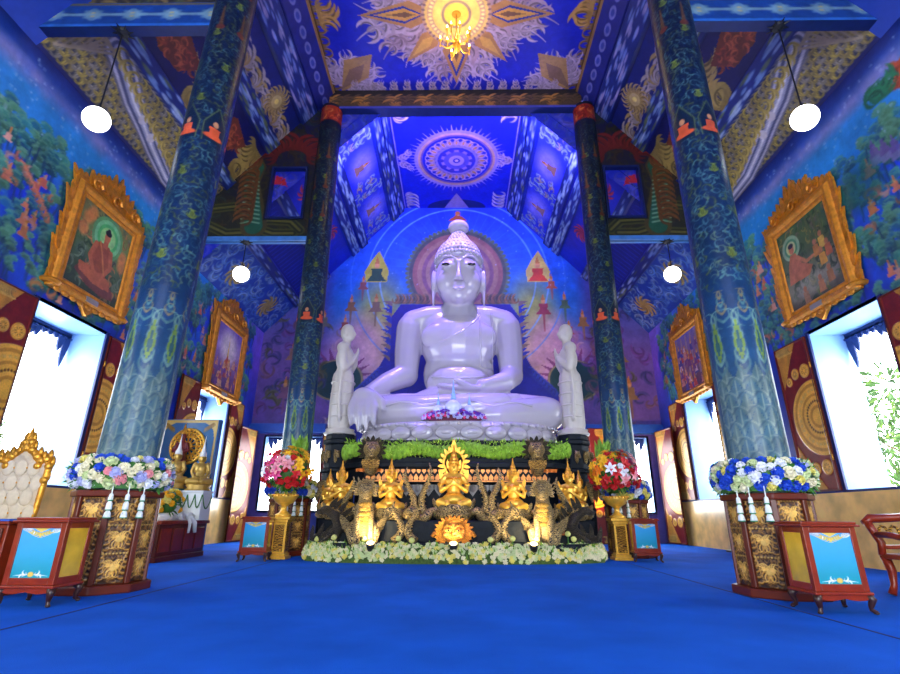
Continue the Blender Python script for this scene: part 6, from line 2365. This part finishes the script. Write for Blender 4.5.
for k in range(3):
    mb.tube([(-.3 + .2 * k + .2 * i / 8, -.285, .55 - .28 * math.sin(PI * i / 8)) for i in range(9)], .016, 6)
mb.tube([(.305, -.28 + .56 * i / 10, .55 - .3 * math.sin(PI * i / 10)) for i in range(11)], .016, 6)
mb.obj('leaf_swag', m_leaf, bx, None, True)
bx2 = empty('green_box', (-6.52, 12.0, .77), 'teal and white box under the taller gold statue on the left altar table', 'box')
bevel(MB().box(-.26, .26, -.3, .3, .36, .68).obj('teal_tier', M('teal_lacquer', (20, 110, 130), rough=.4), bx2), .01, 2)
bevel(MB().box(-.3, .3, -.34, .34, 0, .36).obj('white_tier', m_box, bx2), .01, 2)
m_sg = M('old_gold_statue', (186, 150, 70), rough=.35, metal=.45, var=.2)


def seated(loc, sc, label, rz=.5, spire=True):
    r = empty('seated_gold_statue', loc, label, 'statue', 'small gold statues on the left altar table', rz)
    pr = []
    e = lambda *a: pr.append(('e',) + a)
    t = lambda *a: pr.append(('t',) + a)
    e((0, 0, .66), (.09, .095, .12)); t([(0, -.08, .66), (0, -.1, .62)], [.015, .02]); t([(0, 0, .58), (0, 0, .5)], [.05, .07])
    e((0, 0, .4), (.17, .11, .17)); e((0, 0, .22), (.15, .12, .14)); e((0, 0, .1), (.3, .2, .09))
    for s in (-1, 1):
        e((s * .1, 0, .64), (.018, .03, .06))
        t([(s * .17, 0, .5), (s * .23, -.02, .34), (s * .16, -.12, .2), (s * .03, -.17, .18)], [.065, .055, .045, .035])
        t([(s * .12, 0, .1), (s * .3, -.1, .09), (s * .05, -.2, .09)], [.1, .09, .07])
    link('body', sculpt(pr, .017, 4), m_sg, r)
    MB().lathe([(.1, .7), (.09, .78), (.06, .84), (.05, .88), (.02, 1.0), (.004, 1.22)] if spire else [(.09, .72), (.07, .8), (.03, .84)], 12).obj('spire', m_gold if not spire else m_box, r, None, True)
    MB().lathe([(.3, -.12), (.34, -.1), (.28, -.05), (.33, 0), (.3, .04)], 20, (0, -.03, 0), 1.05, .8).obj('lotus_base', m_sg, r, None, True)
    r.scale = (sc * .84, sc * .9, sc)
    return r


seated((-6.52, 12.0, 1.45 + .12 * .95), .95, 'small gold statue with white spire seated on the teal box, nearer the flower ring')
seated((-5.98, 12.1, 1.41 + .12 * .95), .95, 'small gold statue with white spire seated on the white box with swags')
dr = empty('crowned_figure', (-6.72, 12.45, .77), 'dark red and gold crowned figure on a tall pedestal in front of the gilded disc', 'statue')
MB().lathe([(.18, 0), (.16, .1), (.12, .2), (.12, 1.05), (.18, 1.12), (.2, 1.2)], 12, (0, 0, 0)).obj('pedestal', m_sg, dr)
pr = [('e', (0, 0, 1.95), (.07, .07, .09)), ('t', [(0, 0, 1.88), (0, 0, 1.8)], [.04, .06]), ('e', (0, 0, 1.66), (.13, .09, .17)), ('t', [(0, 0, 1.6), (0, 0, 1.25)], [.12, .16])]
for s in (-1, 1):
    pr.append(('t', [(s * .12, 0, 1.76), (s * .19, -.03, 1.6), (s * .07, -.1, 1.55)], [.05, .04, .03]))
link('body', sculpt(pr, .016, 4), M('dark_red_robe', (110, 30, 24), rough=.4, var=.3, vs=12), dr)
MB().lathe([(.08, 2.0), (.07, 2.06), (.04, 2.12), (.005, 2.28)], 10).obj('crown', m_gold, dr, None, True)

yb = empty('yellow_bouquet', (-6.14, 11.2, .77), 'bunch of yellow and cream flowers on the near end of the left altar table', 'bouquet')
MB().lathe([(.1, 0), (.13, .1), (.1, .16)], 14).obj('pot', m_box, yb, None, True)
it = []
for i in range(120):
    d = V((rnd.gauss(0, 1), rnd.gauss(0, 1), rnd.gauss(.4, .8))).normalized()
    it.append((LEAF, 0, (d.x * .2, d.y * .2, .34 + d.z * .2), d, rnd.uniform(.08, .15)))
o = merged('foliage', [m_leaf], it, yb)
o['kind'] = 'stuff'
MB().ell((0, 0, .32), (.2, .2, .2), 12, 8).obj('foam', m_leaf, yb, None, True)
for i in range(34):
    d = V((rnd.gauss(.2, 1), rnd.gauss(-.4, 1), rnd.gauss(.3, .8))).normalized()
    if d.z < -.5: d.z = -d.z
    bloom('blossom', rnd.choice(BL[rnd.choice(('gold', 'gold', 'yellow', 'yellow', 'cream'))]), yb, V((d.x * .29, d.y * .29, .34 + d.z * .28)), d, .07)
rb = empty('white_ribbon_bow', (-5.92, 11.6, .78), 'white cloth bow draped over the front edge of the left altar table', 'ribbon')
mb = MB()
for s in (-1, 1):
    mb.tube([(.02, 0, .05), (s * .05 + .03, s * .12, .14), (s * .03 + .04, s * .25, .1), (.05, s * .18, .02), (.04, 0, .04)], [.03, .05, .055, .04, .03], 8, .5)
mb.obj('loop', m_box, rb, None, True)
for s in (-1, 1):
    MB().tube([(.04, s * .02, .05), (.14, s * .08, .03), (.2, s * .1, -.06), (.215, s * .14, -.26)], [.03, .045, .05, .035], 8, .35).obj('tail', m_box, rb, None, True)

bx.scale = (.85, .85, 1)

# ---------------------------------------------------------------- right side: bench, slim stand
be = empty('carved_bench', (5.98, 6.62, 0), 'carved redwood bench with scrolled end at the right edge of the picture', 'bench')
bevel(MB().box(-.6, .75, -.32, .3, .42, .48).obj('seat', m_wood, be), .012, 2)
mb = MB().prism([(-.58, .3), (-.45, .33), (.6, .33), (.72, .3), (.72, .42), (-.58, .42)], -.32, -.28)
mb.obj('apron', m_wood, be)
for sx in (-.56, .7):
    for sy in (-.28, .26):
        MB().tube([(sx, sy, .44), (sx + (.04 if sx < 0 else -.04), sy, .28), (sx + (.02 if sx < 0 else -.02), sy, .12), (sx - (.03 if sx < 0 else -.03), sy, .02)], [.055, .05, .035, .045], 8).obj('leg', m_wood, be, None, True)
for sx, f in ((-.6, -1), (.75, 1)):
    MB().tube([(sx, .24, .46), (sx - f * .04, .26, .6), (sx + f * .01, .28, .74), (sx + f * .05, .3, .86)], [.04, .045, .045, .05], 8).obj('back_post', m_wood, be, None, True)
    MB().tube([(sx, .26, .7), (sx + f * .02, .0, .7), (sx + f * .03, -.24, .66), (sx, -.28, .46)], [.035, .04, .04, .035], 8).obj('armrest', m_wood, be, None, True)
MB().tube([(-.68, .3, .83), (-.6, .3, .89), (-.3, .3, .9), (.08, .3, .93), (.45, .3, .9), (.75, .3, .89), (.83, .3, .83)], [.05, .055, .05, .055, .05, .055, .05], 8).obj('top_rail', m_wood, be, None, True)
bevel(MB().box(-.56, .71, .24, .29, .53, .58).obj('lower_rail', m_wood, be), .012, 2)
mb = MB()
for i in range(9):
    mb.tube([(-.5 + .14 * i + .07 * math.cos(a * .8) * (1 - a / 10), .27, .72 + .1 * math.sin(a * .8) * (1 - a / 10)) for a in range(9)], [.018] * 9, 5)
mb.obj('fretwork', m_carve2, be, None, True)

st = empty('slim_stand', (7.62, 14.6, 0), 'slim red wooden stand by the right wall, seen past the right near plinth', 'stand')
bevel(MB().box(-.05, .05, -.28, .28, .06, 1.5).obj('post', m_brown, st), .01, 2)
bevel(MB().box(-.2, .2, -.34, .34, 0, .06).obj('foot', m_foot, st), .01, 2)

# ---------------------------------------------------------------- trees outside the windows
m_bark = M('bark', (96, 76, 56), rough=.9, var=.3)
m_tl = M('dark_green_foliage', (48, 84, 22), rough=.7, var=.35, vs=3)  # the leaves' own green, the darker of the two leaf colours
m_tl2 = M('yellow_green_foliage', (90, 120, 36), rough=.7, var=.3, vs=3)


def tree(loc, h, rad, label, seed):
    g = random.Random(seed)
    r = empty('tree', loc, label, 'tree', 'trees outside the windows')
    mb = MB().tube([(0, 0, 0), (.1, .05, h * .4), (-.1, 0, h * .8)], [.16, .12, .05], 8)
    for k in range(6):
        a = g.uniform(0, 6.3)
        z = h * g.uniform(.35, .75)
        mb.tube([(0, 0, z), (rad * .4 * math.cos(a), rad * .4 * math.sin(a), z + .5), (rad * .75 * math.cos(a), rad * .75 * math.sin(a), z + .8)], [.06, .04, .02], 6)
    mb.obj('trunk', m_bark, r, None, True)
    it = []
    cl = [(g.gauss(0, rad * .45), g.gauss(0, rad * .45), h * g.uniform(.45, 1.0)) for _ in range(16)]
    for i in range(2600):
        c = g.choice(cl)
        d = V((g.gauss(0, 1), g.gauss(0, 1), g.gauss(0, .8))).normalized()
        q = g.uniform(.3, 1) * rad * .38
        it.append((LEAF, g.choice((0, 0, 1)), (c[0] + d.x * q, c[1] + d.y * q, c[2] + d.z * q), d, g.uniform(.16, .32)))
    o = merged('foliage', [m_tl, m_tl2], it, r)
    o['kind'] = 'stuff'
    return r


tree((12.6, 13.6, -1), 5.6, 1.6, 'leafy green tree outside the right near window, its crown in the window middle', 1)
tree((11.6, 17.6, -1.5), 4.2, 1.8, 'bushy tree outside the right near window, low against the sill', 2)
tree((-12.5, 12.2, -1), 4.2, 1.0, 'small tree outside the left near window at the picture edge', 3)
tree((13.5, 24.5, -1.5), 4.6, 1.4, 'tree outside the right far window', 4)

# warm floods that gild the rear window leaves
spot('flood_light', (4.7, 16.4, .35), (5.1, 18.0, 2.6), 1300, (1.0, .5, .08), 70, .8, .05)
